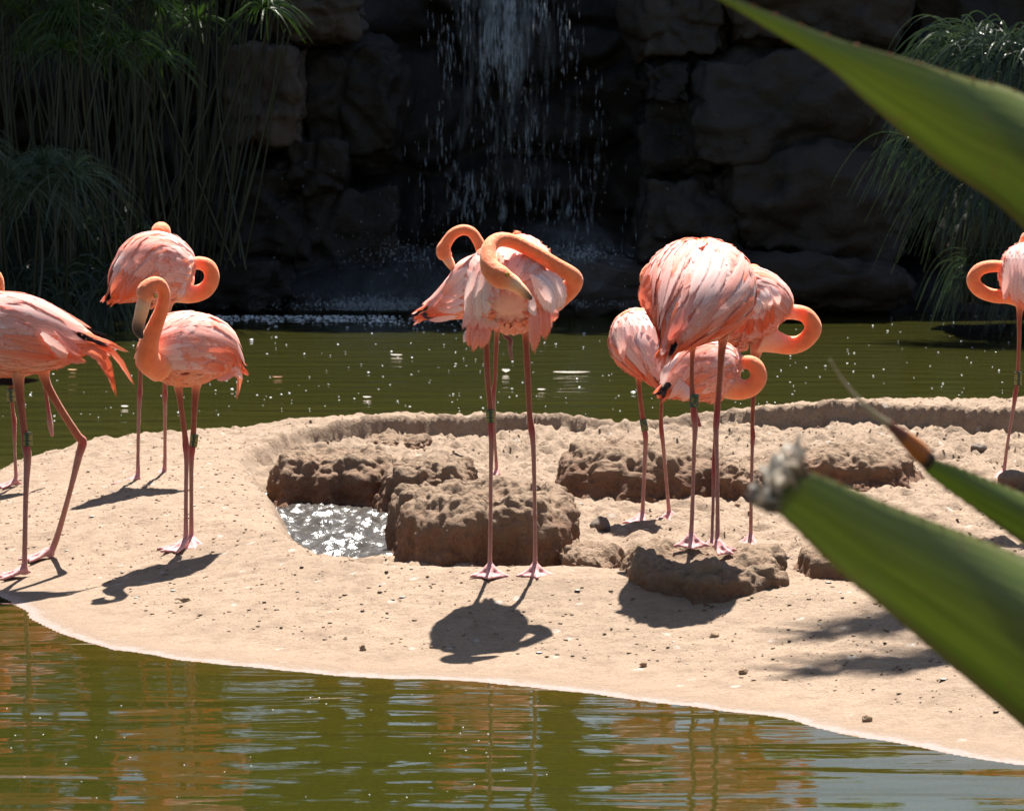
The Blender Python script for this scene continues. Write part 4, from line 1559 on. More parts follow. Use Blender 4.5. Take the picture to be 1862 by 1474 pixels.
flamingo('centre flamingo preening its wing, neck folded over, standing on the sand edge', D5,
         [(926, 560, -.17, 14, 16), (926, 552, -.15, 42, 46), (927, 535, -.08, 70, 72), (932, 518, .03, 88, 80), (940, 495, .12, 72, 66), (946, 470, .2, 44, 42), (948, 455, .25, 14, 16)],
         [(985, 560, .0, 26), (1015, 540, .0, 22), (1040, 520, -.02, 18), (1042, 503, -.05, 16), (1010, 482, -.08, 14.5), (970, 458, -.10, 14), (935, 440, -.11, 14), (908, 436, -.13, 14), (891, 448, -.16, 14.5), (888, 470, -.19, 16)],
         [(894, 490, -.21, 20), (910, 504, -.22, 22), (924, 510, -.22, 18)], [(930, 513, -.22, 16), (940, 521, -.22, 13.5), (951, 530, -.22, 11.5), (960, 538, -.22, 8.5), (969, 545, -.22, 4)],
         [dict(path=[(884, 590, 0, 20), (884, 625, 0, 10), (887, 690, 0, 8.5), (891, 735, 0, 8), (893, 785, 0, 9), (894, 800, 0, 8.5), (893, 840, 0, 6.5), (892, 940, 0, 6), (891, 1010, 0, 6.5), (891, 1043, 0, 8)], knee=4, toe=268, tl=.07, spread=1.75),
          dict(path=[(955, 585, 0, 20), (956, 612, 0, 11), (960, 690, 0, 9), (963, 750, 0, 8), (967, 783, 0, 10), (969, 800, 0, 8), (971, 850, 0, 6.5), (973, 950, 0, 6), (973, 1010, 0, 6.5), (973, 1042, 0, 8)], knee=4, toe=275, tl=.07, spread=1.75)],
         105, extra=ex5, bands=[(891, 744, 892, 768, 0, 7.8, None)], hue=0.7, eye=(923, 499, -.248), longf=False)

# --- 6: bird behind the centre one
D6 = D_of((904, 868))
flamingo('flamingo on one leg behind the centre bird, tail to the left, neck arched', D6,
         [(965, 545, 0, 12, 12), (950, 540, 0, 40, 38), (915, 528, 0, 60, 56), (875, 522, 0, 60, 56), (840, 540, 0, 44, 42), (808, 556, 0, 26, 26), (784, 566, 0, 15, 16), (768, 571, 0, 9, 10)],
         [(900, 480, -.02, 18), (880, 462, -.02, 12), (870, 440, -.02, 10.5), (858, 423, -.02, 10), (842, 418, -.02, 10), (825, 425, -.02, 10.5), (812, 441, -.02, 11)], [(806, 456, -.02, 14), (811, 468, -.02, 13)], [(815, 473, -.02, 10), (821, 483, -.02, 8), (827, 491, -.02, 6), (832, 497, -.02, 4)],
         [dict(path=[(905, 585, 0, 12), (903, 615, 0, 7.5), (900, 690, 0, 6), (897, 715, 0, 7), (898, 735, 0, 6), (900, 800, 0, 4.5), (904, 866, 0, 5.5)], knee=3, toe=230, tl=.08),
          dict(path=[(912, 590, -.05, 9), (918, 610, -.06, 7), (928, 618, -.07, 7), (927, 632, -.07, 7), (931, 655, -.07, 3.5)], knee=2, dark=.55)],
         106, extra=fan((850, 485), (842, 560), (800, 540), (790, 560), 6, -.11, -.12, 18, WHITE, SALM, 0, seed=14) + [([(800, 562, -.03), (782, 572, -.04), (766, 573, -.04)], 20, BLACK * 3, BLACK * 4), ([(830, 575, -.08), (800, 580, -.08), (778, 582, -.06)], 12, WHITE, PINK)], fdrift=.25)

# --- 7: bird on the right-hand mound, seen from behind
gm = 8.2
D7 = gm
flamingo('big pale flamingo seen from behind on the front right mound, NUM leg band', D7,
         [(1262, 505, .24, 16, 18), (1264, 508, .21, 52, 58), (1268, 516, .13, 82, 92), (1272, 530, .02, 90, 100), (1262, 560, -.09, 74, 82), (1240, 598, -.17, 42, 46), (1216, 634, -.22, 12, 14)],
         [(1215, 530, .2, 26), (1190, 525, .25, 20), (1178, 505, .28, 16), (1186, 490, .28, 14), (1200, 492, .26, 12)], [(1210, 500, .22, 14), (1220, 510, .2, 12)], None,
         [dict(path=[(1262, 610, 0, 18), (1259, 645, 0, 8), (1258, 700, 0, 7.5), (1262, 755, 0, 9.5), (1264, 775, 0, 8.5), (1262, 820, 0, 6), (1259, 920, 0, 6), (1257, 965, 0, 7), (1256, 986, 0, 9)], knee=3, toe=272, tl=.065, spread=1.7, slope=.1),
          dict(path=[(1318, 590, .05, 24), (1313, 632, .04, 12), (1308, 700, .04, 8.5), (1303, 765, .03, 9.5), (1302, 785, .02, 8), (1304, 850, 0, 6), (1305, 950, -.02, 6.5), (1305, 998, -.05, 9)], knee=3, toe=315, tl=.06, spread=1.3, slope=.1)],
         107, extra=fan((1345, 470), (1352, 540), (1362, 530), (1330, 600), 6, -.02, -.1, 22, WHITE, PEACH, 5, seed=15) + fan((1180, 500), (1205, 560), (1172, 560), (1212, 612), 6, -.06, -.16, 24, SALM, DEEP, -4, seed=16)
         + fan((1275, 500), (1320, 480), (1262, 590), (1330, 570), 8, -.16, -.12, 30, WHITE, WHITE, 6, seed=17) + fan((1240, 560), (1262, 580), (1216, 640), (1236, 632), 4, -.24, -.23, 24, PINK, DEEP, 0, seed=18),
         bands=[(1263, 716, 1261, 740, 0, 8.6, 'NUM')], ruffle=.85)

# --- 8: bird behind it at left
D8 = D_of((1168, 948), (1218, 945))
flamingo('flamingo with NHG leg band, neck across its back, left of the big pale bird', D8,
         [(1162, 598, .2, 14, 14), (1163, 600, .17, 36, 36), (1165, 612, .1, 52, 52), (1168, 625, .02, 60, 56), (1182, 650, -.08, 46, 42), (1198, 682, -.14, 24, 22), (1210, 708, -.17, 8, 8)],
         [(1128, 600, .12, 14), (1126, 588, .08, 12), (1140, 576, .03, 12), (1160, 572, .02, 13), (1182, 576, .02, 13)], [(1200, 586, .03, 13), (1212, 600, .05, 10)], None,
         [dict(path=[(1158, 660, 0, 18), (1161, 692, 0, 8.5), (1166, 740, 0, 7), (1173, 788, 0, 8), (1174, 805, 0, 7), (1171, 870, 0, 5.5), (1169, 920, 0, 6), (1168, 946, 0, 8)], knee=3, toe=240, tl=.085),
          dict(path=[(1206, 690, .02, 14), (1204, 715, .02, 6), (1202, 760, .02, 6), (1203, 785, .02, 7), (1206, 810, .02, 6), (1213, 890, .03, 5), (1218, 943, .05, 7)], knee=3, toe=265, tl=.085, spread=1.4)],
         108, extra=fan((1125, 595), (1190, 590), (1140, 660), (1195, 670), 7, -.1, -.14, 20, WHITE, PINK, 0, seed=21), bands=[(1169, 762, 1173, 783, 0, 6.6, 'NHG')], hue=.7)

# --- 9: small bird between the legs of the big one
D9 = 9.15
flamingo('small low flamingo with neck loop, seen between the legs of the big pale bird', D9,
         [(1345, 690, .02, 10, 10), (1338, 688, .02, 32, 32), (1318, 680, .02, 50, 50), (1285, 676, 0, 57, 56), (1250, 690, 0, 44, 44), (1224, 704, 0, 24, 26), (1204, 716, 0, 9, 12)],
         [(1320, 700, -.03, 26), (1345, 708, -.03, 20), (1368, 703, -.03, 17), (1380, 684, -.03, 16), (1372, 664, -.03, 15), (1356, 658, -.02, 13), (1342, 664, .02, 12), (1325, 668, .06, 11)], None, None,
         [dict(path=[(1305, 715, .02, 16), (1303, 745, .02, 8), (1300, 800, .02, 5.5), (1298, 850, .02, 6.5), (1297, 900, .02, 5), (1295, 970, .02, 5), (1294, 996, .02, 6)], knee=3, toe=250, tl=.08, dark=.75),  # leg toned darker, its shadow put into the colour
          dict(path=[(1262, 712, -.02, 15), (1262, 738, -.02, 8), (1268, 765, -.02, 8), (1274, 776, -.02, 5)], knee=2, dark=.8)],
         109, extra=[([(1225, 690, -.05), (1206, 706, -.06), (1206, 728, -.05)], 18, BLACK * 2, BLACK), ([(1232, 650, -.06), (1208, 675, -.07), (1204, 705, -.06)], 18, WHITE, WHITE * .7)] + fan((1250, 680), (1262, 705), (1216, 722), (1240, 730), 5, -.08, -.1, 16, WHITE, PEACH, 0, seed=23), hue=.6)

# --- 10: bird right behind with big neck loop
D10 = 9.35
flamingo('flamingo behind the big pale bird with a wide orange neck loop to the right', D10,
         [(1412, 600, 0, 12, 12), (1404, 595, 0, 42, 40), (1385, 575, 0, 72, 66), (1350, 562, 0, 76, 68), (1310, 575, 0, 58, 54), (1275, 592, 0, 30, 30), (1250, 604, 0, 8, 10)],
         [(1385, 612, -.02, 30), (1412, 622, -.02, 21), (1440, 628, -.02, 17), (1464, 619, -.02, 16), (1479, 597, -.02, 16), (1467, 574, -.02, 15), (1442, 567, -.02, 14.5), (1415, 568, 0, 14), (1395, 560, .04, 13), (1384, 525, .1, 11)], [(1375, 500, .12, 14), (1368, 494, .1, 15), (1358, 500, .08, 12)], None,
         [dict(path=[(1378, 620, 0, 24), (1373, 655, 0, 13), (1370, 720, 0, 7), (1368, 770, 0, 6), (1369, 792, 0, 7.5), (1368, 815, 0, 5.5), (1366, 900, 0, 5), (1365, 985, 0, 6)], knee=4, toe=250, tl=.08, dark=.8)],
         110, extra=fan((1352, 560), (1395, 540), (1345, 610), (1405, 600), 6, -.13, -.12, 22, SALM, DEEP, 0, seed=25) + fan((1355, 540), (1400, 520), (1350, 580), (1415, 560), 6, -.14, -.12, 18, WHITE, WHITE, 4, seed=26), hue=.5)

# --- 11: bird at the right edge
D11 = D_of((1824, 872))
flamingo('flamingo at the right edge with neck looped to the left and one leg in view', D11,
         [(1872, 485, .16, 12, 12), (1872, 486, .14, 34, 34), (1872, 492, .07, 50, 50), (1874, 500, 0, 56, 54), (1880, 525, -.08, 42, 40), (1890, 556, -.13, 20, 20), (1896, 575, -.15, 6, 8)],
         [(1850, 538, .02, 20), (1832, 538, 0, 15), (1808, 538, 0, 13), (1782, 528, 0, 13), (1770, 510, 0, 13), (1780, 491, 0, 12), (1803, 484, 0, 11.5), (1830, 484, .02, 11), (1850, 470, .08, 10)], [(1866, 440, .12, 13), (1870, 434, .1, 14), (1876, 440, .08, 11)], None,
         [dict(path=[(1862, 530, 0, 26), (1854, 570, 0, 9), (1853, 620, 0, 6), (1850, 690, 0, 5.5), (1846, 718, 0, 7), (1843, 740, 0, 5.5), (1833, 800, 0, 4.5), (1824, 868, 0, 6)], knee=4, toe=220, tl=.08),
          dict(path=[(1890, 550, 0, 18), (1888, 590, 0, 8), (1887, 690, 0, 5.5), (1886, 718, 0, 7), (1885, 760, 0, 5), (1884, 880, 0, 6)], knee=3, toe=230, tl=.08)],
         111, extra=fan((1835, 470), (1862, 470), (1832, 550), (1858, 560), 5, -.1, -.14, 18, WHITE, PINK, 0, seed=28), bands=[(1851, 676, 1850, 700, 0, 7, None)], hue=.7)


# ------------------------------------------------------------------ floating feathers
def floater(label, px, py, lpx, wpx, ang, col, curl=0.004):
    p = onz(px, py, 0.004)
    sc = F / p.y
    L, W_ = lpx / sc * .85, wpx / sc * 1.7
    a = math.radians(ang)
    t = np.linspace(-.5, .5, 7)
    P = np.stack([math.cos(a) * t * L, math.sin(a) * t * L, curl * (2 * t) ** 2 + 0.004], -1)
    v = strip_feather(P, np.tile((0, 0, 1.0), (7, 1)), W_, -0.5)
    mb = MB()
    mb.add(v, FF, np.array(col))
    o = mb.build('floating_feather', M_FEATHER)
    o.location = p
    tag(o, label, 'feather', 'loose feathers floating on the pond')


floater('long white feather floating on the pond right of the centre bird', 1040, 679, 80, 6, 4, (.85, .82, .78), .006)
floater('short upright white down feather on the pond between the centre bird legs', 920, 678, 16, 10, 60, (.9, .9, .88), .02)
floater('peach feather floating between the walking bird and the left front bird', 132, 674, 20, 4, 0, (.8, .55, .35))
floater('pair-like white feather floating left of the centre bird wing', 722, 647, 26, 4, 0, (.9, .88, .86))
floater('small pink feather floating right of the left front bird', 505, 687, 22, 3, 5, (.75, .45, .35))
floater('round white feather on the water near the left front tail', 227, 741, 16, 6, 0, (.9, .9, .88), .004)
floater('white feather near the rim left of the centre mound', 668, 724, 18, 5, 8, (.9, .88, .86), .004)
floater('white feather close to the two mound legs', 985, 710, 18, 5, 8, (.9, .88, .86), .004)


# ------------------------------------------------------------------ papyrus, sedge, trees, palm
def ribbon(mb, P, w0, w1, col, twist=None):
    P = np.asarray(P)
    n = len(P)
    T = np.gradient(P, axis=0)
    side = np.cross(T, np.array((0.15, 1.0, 0.2)) if twist is None else twist)
    side /= np.linalg.norm(side, axis=1)[:, None] + 1e-9
    wv = np.linspace(w0, w1, n)[:, None]
    v = np.stack([P - side * wv, P + side * wv], 1).reshape(-1, 3)
    mb.add(v, grid_faces(n, 2), np.array(col, float))


def umbel(mb, c, n, R, droop, r_, col0, col1):
    for _ in range(n):
        a = r_.uniform(0, 2 * math.pi)
        el = r_.uniform(-0.1, 1.35)
        d = np.array((math.cos(a) * math.cos(el), math.sin(a) * math.cos(el), math.sin(el)))
        L = R * r_.uniform(.7, 1.15)
        t = np.linspace(0, 1, 6)[:, None]
        P = c + d * L * t + np.array((0, 0, -1)) * droop * L * t ** 2.2
        q = r_.random()
        ribbon(mb, P, 0.0040, 0.0014, np.array(col0) * (1 - q) + np.array(col1) * q, np.array((r_.normal(), 1, r_.normal())))


def papyrus(label, stems, seed, R=0.42, n=85, col=((.02, .045, .01), (.05, .10, .018))):
    """stems: (px base, py base, px top, py top, Y, umbel?)"""
    r_ = np.random.default_rng(seed)
    b0 = at(stems[0][0], stems[0][1], stems[0][4])
    root = empty('papyrus_clump', b0)
    tag(root, label, 'papyrus', 'papyrus clumps on the left bank')
    ms, mu = MB(), MB()
    for (x0, y0, x1, y1, Y, um) in stems:
        a, b = np.array(at(x0, y0, Y)), np.array(at(x1, y1, Y + r_.normal(0, .15)))
        m_ = (a + b) / 2 + np.array((r_.normal(0, .05), 0, 0.0))
        C = catmull(np.array([a, m_, b]), 8)
        v, f = tube_np(C, np.linspace(.013, .007, 8), 5, cap=False)
        q = r_.random()
        c = np.array((.012, .024, .005)) * (1 - q) + np.array((.026, .026, .008)) * q
        ms.add(v, f, c)
        if um:
            umbel(mu, b, n, R * r_.uniform(.8, 1.1), .75, r_, col[0], col[1])
    o = ms.build('stems', M_REED, root)
    tag(o, kind='stuff')
    if mu.n:
        tag(mu.build('umbels', M_REED, root), kind='stuff')
    return root


def stems_for(n, xa, xb, lean, yb, ytop, Y, um, seed):
    r_ = np.random.default_rng(seed)
    return [(x, yb + r_.normal(0, 8), x + r_.normal(lean, 85), r_.uniform(*ytop), Y + r_.normal(0, .3), r_.random() < um) for x in r_.uniform(xa, xb, n)]


papyrus('tall papyrus clump at the top left corner with green mop heads', stems_for(34, 20, 230, -50, 560, (-130, 130), 21.6, 0.85, 1), 1, col=((.022, .052, .009), (.064, .12, .017)))
papyrus('tall papyrus clump between the top left corner and the pale boulder', stems_for(34, 170, 370, 10, 545, (-200, 40), 22.2, 0.6, 2), 2, col=((.018, .043, .008), (.048, .098, .014)))
papyrus('sparse bare reeds leaning beside the big pale boulder', stems_for(26, 330, 450, 40, 480, (-160, 60), 22.6, 0.1, 3), 3)
papyrus('low weeping papyrus head hanging near the left edge above the water', [(60, 560, 80, 300, 20.9, True), (120, 560, 130, 320, 21.0, True), (20, 560, 10, 330, 20.9, True), (-60, 560, -70, 260, 21.0, True), (70, 560, 60, 345, 20.8, True)], 4, R=.52, n=150, col=((.035, .062, .034), (.10, .135, .08)))
papyrus('papyrus clump just outside the left edge', stems_for(30, -180, 10, -30, 560, (-200, 80), 21.4, 0.8, 5), 5)
papyrus('dense thicket of papyrus stalks behind the left clumps', stems_for(70, -100, 430, 0, 500, (-260, -60), 23.4, 0.2, 6), 6)


def tuft(label, centers, seed, name='sedge_clump'):
    r_ = np.random.default_rng(seed)
    c0 = at(centers[0][0], centers[0][1], centers[0][2])
    root = empty(name, (c0.x, c0.y, max(0.0, c0.z - .2)))
    tag(root, label, 'grass clump', 'arching grass clumps on the right bank')
    mb = MB()
    for (px_, py_, Y, n, L, bias) in centers:
        c = np.array(at(px_, py_, Y))
        for _ in range(n):
            a = r_.uniform(0, 2 * math.pi)
            h = r_.uniform(.15, .75)
            d = np.array((math.cos(a) * 0.75 + bias, math.sin(a) * .6, h))
            LL = L * r_.uniform(.55, 1.15)
            t = np.linspace(0, 1, 9)[:, None]
            P = c + np.array((r_.normal(0, .10), r_.normal(0, .10), r_.normal(0, .06))) + d * LL * t + np.array((0, 0, -1)) * LL * 1.25 * t ** 2.3
            q = r_.random()
            col = np.array((.011, .023, .012)) * (1 - q) + np.array((.040, .064, .026)) * q
            ribbon(mb, P, 0.0055, 0.0012, col, np.array((r_.normal(0, .5), 1, r_.normal(0, .5))))
    tag(mb.build('blades', M_REED, root), kind='stuff')


tuft('arching grass clump at the top right corner hanging over the rocks', [(1850, 95, 20.4, 420, .72, -.25), (1760, 75, 20.6, 200, .62, -.3), (1960, 80, 20.4, 300, .8, 0)], 11)
tuft('lower drooping grass clump at the right behind the leaf', [(1800, 300, 20.2, 380, .68, -.25), (1720, 240, 20.5, 170, .55, -.3), (1910, 330, 20.2, 300, .7, 0)], 12)
tuft('fringe of dark grass at the right waterline', [(1790, 480, 20.6, 200, .42, -.1), (1880, 480, 20.5, 250, .5, 0), (1950, 500, 20.5, 200, .5, 0)], 13)


tuft('mass of dark drooping grass along the left waterline under the papyrus', [(x_, 500 + 14 * ((k_ * 7) % 5), 21.2 + .1 * (k_ % 3), 150, .55, 0.05) for k_, x_ in enumerate(range(-60, 230, 45))] + [(x_, 420, 22.0, 120, .7, 0) for x_ in range(-40, 250, 60)], 14)


def tree(label, x, y, zb, h, cr, n, seed, trunk_r=0.16, c0=(.03, .06, .012), c1=(.10, .15, .025), squash=.75, leaf=.075):
    r_ = np.random.default_rng(seed)
    root = empty('tree', (x, y, zb))
    tag(root, label, 'tree', 'trees behind the cliff')
    mt = MB()
    tip = np.array((x + r_.normal(0, .2), y, zb + h * .8))
    C = catmull(np.array([(x, y, zb - .3), (x + .1, y, zb + h * .35), tip]), 12)
    v, f = tube_np(C, np.linspace(trunk_r, trunk_r * .3, 12), 10)
    mt.add(v, f)
    cent = []
    for k in range(13):
        a = r_.uniform(0, 6.28)
        el = r_.uniform(-.25, 1.2)
        rr = cr * r_.uniform(.35, .85)
        e = np.array((x + math.cos(a) * math.cos(el) * rr, y + math.sin(a) * math.cos(el) * rr, zb + h * .68 + math.sin(el) * rr * squash))
        s_ = C[r_.integers(5, 11)]
        v, f = tube_np(catmull(np.array([s_, (s_ + e) / 2 + np.array((0, 0, .12)), e]), 7), np.linspace(trunk_r * .35, .015, 7), 6)
        mt.add(v, f)
        cent.append((e, cr * r_.uniform(.28, .5)))
    mt.build('trunk', M_BARK, root)
    per = n // len(cent)
    V, Cc = [], []
    for e, rr in cent:
        d = r_.normal(0, 1, (per, 3))
        d /= np.linalg.norm(d, axis=1)[:, None]
        p = e + d * (rr * r_.random(per) ** .45)[:, None] * np.array((1, 1, .8))
        t1 = r_.normal(0, 1, (per, 3))
        t1 /= np.linalg.norm(t1, axis=1)[:, None]
        t2 = np.cross(t1, r_.normal(0, 1, (per, 3)))
        t2 /= np.linalg.norm(t2, axis=1)[:, None]
        s_ = leaf * r_.uniform(.6, 1.3, per)[:, None]
        V.append(np.stack([p - t1 * s_, p + t2 * s_ * .45, p + t1 * s_, p - t2 * s_ * .45], 1))
        q = r_.random(per)[:, None]
        Cc.append(np.repeat(np.array(c0) * (1 - q) + np.array(c1) * q, 4, 0))
    V = np.vstack(V).reshape(-1, 3)
    FA = np.arange(len(V)).reshape(-1, 4)
    tag(mesh_np('crown', V, FA, M_LEAF, root, smooth=False, colors=np.vstack(Cc)), kind='stuff')


for k, (x, y, zb, h, cr, n, lf, lab) in enumerate([
        (-6.4, 25.7, 3.0, 8.8, 2.9, 15000, .13, 'broad leafy tree above the cliff furthest left'),
        (-3.9, 25.5, 3.0, 8.4, 2.7, 15000, .13, 'leafy tree above the cliff behind the left reeds'),
        (-1.4, 27.6, 3.0, 5.8, 2.4, 15000, .12, 'leafy tree above the cliff left of the waterfall'),
        (0.35, 25.9, 3.0, 6.2, 2.0, 14000, .10, 'leafy tree above the cliff right over the waterfall'),
        (-5.2, 26.0, 3.0, 1.9, 1.5, 9000, .09, 'bushy shrub on the cliff top at the far left'),
        (-2.9, 25.9, 3.0, 1.9, 1.5, 9000, .09, 'bushy shrub on the cliff top left of the waterfall'),
        (-0.7, 25.9, 3.0, 1.8, 1.4, 9000, .09, 'bushy shrub on the cliff top over the waterfall'),
        (-1.8, 26.3, 3.0, 2.3, 1.5, 10000, .09, 'bushy shrub on the cliff top between the two left of the waterfall'),
        (0.45, 26.2, 3.0, 2.0, 1.2, 8000, .09, 'bushy shrub on the cliff top at the right edge of the waterfall'),
        (3.2, 29.5, 3.0, 1.5, 1.1, 6000, .08, 'low bushy tree above the cliff right of the middle'),
        (5.8, 29.5, 3.0, 1.8, 1.4, 7000, .08, 'low bushy tree above the cliff at the right'),
        (-9.4, 28, 3.0, 4.0, 2.6, 9000, .10, 'tall tree left of all the others outside the frame'),
        (-7.2, 10.5, 0.3, 8.5, 3.4, 7000, .16, 'big tree added on the left shore outside the frame to cut sky light'),  # from here on, unseen trees added to block part of the sky fill
        (-7.6, 3.0, 0.4, 9.0, 3.6, 7000, .16, 'big unseen tree added to the left of the viewpoint to cut sky light'),
        (-3.6, -5.0, 0.4, 9.5, 3.8, 8000, .16, 'big unseen tree added behind the viewpoint at the left to cut sky light'),
        (2.4, -6.0, 0.4, 9.5, 3.8, 8000, .16, 'big unseen tree added behind the viewpoint to cut sky light'),
        (7.2, -2.0, 0.4, 9.0, 3.6, 7000, .16, 'big unseen tree added behind the viewpoint at the right to cut sky light'),
        (8.2, 5.0, 0.4, 9.0, 3.5, 7000, .16, 'big tree added on the right shore outside the frame to cut sky light'),
        (-8.6, 17.5, 0.3, 8.5, 3.4, 7000, .16, 'big tree added on the far left shore outside the frame to cut sky light')]):
    tree(lab, x, y, zb, h, cr, n, 60 + k, c0=(.06, .11, .014), c1=(.19, .28, .035), leaf=lf)


def palm(label, x, y, z, targets, seed):
    r_ = np.random.default_rng(seed)
    root = empty('palm_tree', (x, y, 0.0))
    tag(root, label, 'palm tree')
    mt = MB()
    C = catmull(np.array([(x + .5, y + .2, -0.6), (x + .3, y + .1, z * .5), (x, y, z)]), 20)
    v, f = tube_np(C, np.linspace(.17, .11, 20) * (1 + .06 * (np.arange(20) % 2)), 14)
    mt.add(v, f)
    mt.build('trunk', M_BARK, root)
    for tx, ty, tz in targets:
        mf = MB()
        a, b = np.array((x, y, z)), np.array((tx, ty, tz))
        m_ = (a + b) / 2 + np.array((0, 0, .55))
        R_ = catmull(np.array([a, m_, b]), 40)
        v, f = tube_np(R_, np.linspace(.022, .005, 40), 6)
        mf.add(v, f, np.array((.09, .12, .03)))
        T = np.gradient(R_, axis=0)
        T /= np.linalg.norm(T, axis=1)[:, None]
        S = np.cross(T, (0, 0, 1.0))
        for k in range(5, 40):
            for sg in (-1, 1):
                L = .66 * math.sin(math.pi * (k + 4) / 46) ** .6
                t = np.linspace(0, 1, 5)[:, None]
                d = S[k] * sg * (.30 + .1 * math.sin(k * 1.7)) + T[k] * .9
                P = R_[k] + d * L * t + np.array((0, 0, -.30)) * L * t ** 2
                q = r_.random()
                ribbon(mf, P, .034, .006, np.array((.04, .08, .02)) * (1 - q) + np.array((.09, .13, .03)) * q, np.array((0, 0, 1.0)) + T[k] * .2)
        mf.build('frond', M_REED, root)


palm('palm tree standing outside the right edge, fronds reaching over the island', 5.4, 10.6, 5.7,
     [(1.27, 9.50, 4.9), (1.33, 9.82, 4.95), (1.5, 9.56, 5.1), (1.5, 9.9, 5.15), (2.0, 11.3, 5.0), (2.1, 11.6, 5.0), (2.05, 11.0, 5.2), (4.8, 7.3, 5.0), (8.2, 8.4, 5.0), (8.8, 11, 5.1), (7.5, 13.6, 5.1), (4.9, 14.2, 5.1)], 5)


# ------------------------------------------------------------------ foreground agave
def mat_agave():
    m, t, out = new_mat('agave_leaf')
    a = nd(t, 'ShaderNodeAttribute', attribute_name='st')
    sep = nd(t, 'ShaderNodeSeparateXYZ')
    t.links.new(a.outputs['Vector'], sep.inputs[0])
    mp = nd(t, 'ShaderNodeMapping')
    mp.inputs['Scale'].default_value = (26, 1.6, 1)
    t.links.new(a.outputs['Vector'], mp.inputs['Vector'])
    n = noise_node(t, 1.0, 5, 0.6, mp.outputs[0])
    n2 = noise_node(t, 0.32, 2, 0.5, mp.outputs[0])
    geo = nd(t, 'ShaderNodeNewGeometry')
    n3 = noise_node(t, 30, 4, 0.7, geo.outputs['Position'])
    vc = nd(t, 'ShaderNodeVertexColor', layer_name='Col')
    c = vc.outputs[0]
    c = mixc(t, n.outputs[0], mixc(t, 1.0, c, (.72, .76, .7), 'MULTIPLY'), mixc(t, 1.0, c, (1.22, 1.2, 1.2), 'MULTIPLY'))
    c = mixc(t, ramp(t, n2.outputs[0], [(.45, (0, 0, 0)), (.65, (.55, .55, .55))]).outputs[0], c, mixc(t, 1.0, c, (1.7, 1.5, 1.7), 'MULTIPLY'))
    c = mixc(t, ramp(t, n3.outputs[0], [(.61, (0, 0, 0)), (.74, (.75, .75, .75))]).outputs[0], c, (.15, .12, .055))
    bs = nd(t, 'ShaderNodeBsdfPrincipled')
    bs.inputs['Roughness'].default_value = 0.42
    bs.inputs['Specular IOR Level'].default_value = 0.35
    t.links.new(c, bs.inputs['Base Color'])
    t.links.new(bump(t, n.outputs[0], .35, .002), bs.inputs['Normal'])
    tr = nd(t, 'ShaderNodeBsdfTranslucent')
    t.links.new(mixc(t, 1.0, c, (1.5, 1.5, .6), 'MULTIPLY'), tr.inputs[0])
    mx = nd(t, 'ShaderNodeMixShader')
    mx.inputs[0].default_value = .44
    t.links.new(bs.outputs[0], mx.inputs[1])
    t.links.new(tr.outputs[0], mx.inputs[2])
    t.links.new(mx.outputs[0], out.inputs[0])
    return m


M_AGAVE = mat_agave()
GREEN = np.array((.115, .155, .034))
STRAW = np.array((.52, .47, .40))
agave_root = empty('agave_plant', (1.02, 2.85, 0.42))
tag(agave_root, 'large agave with sword leaves reaching in from the right, close to the camera', 'agave')


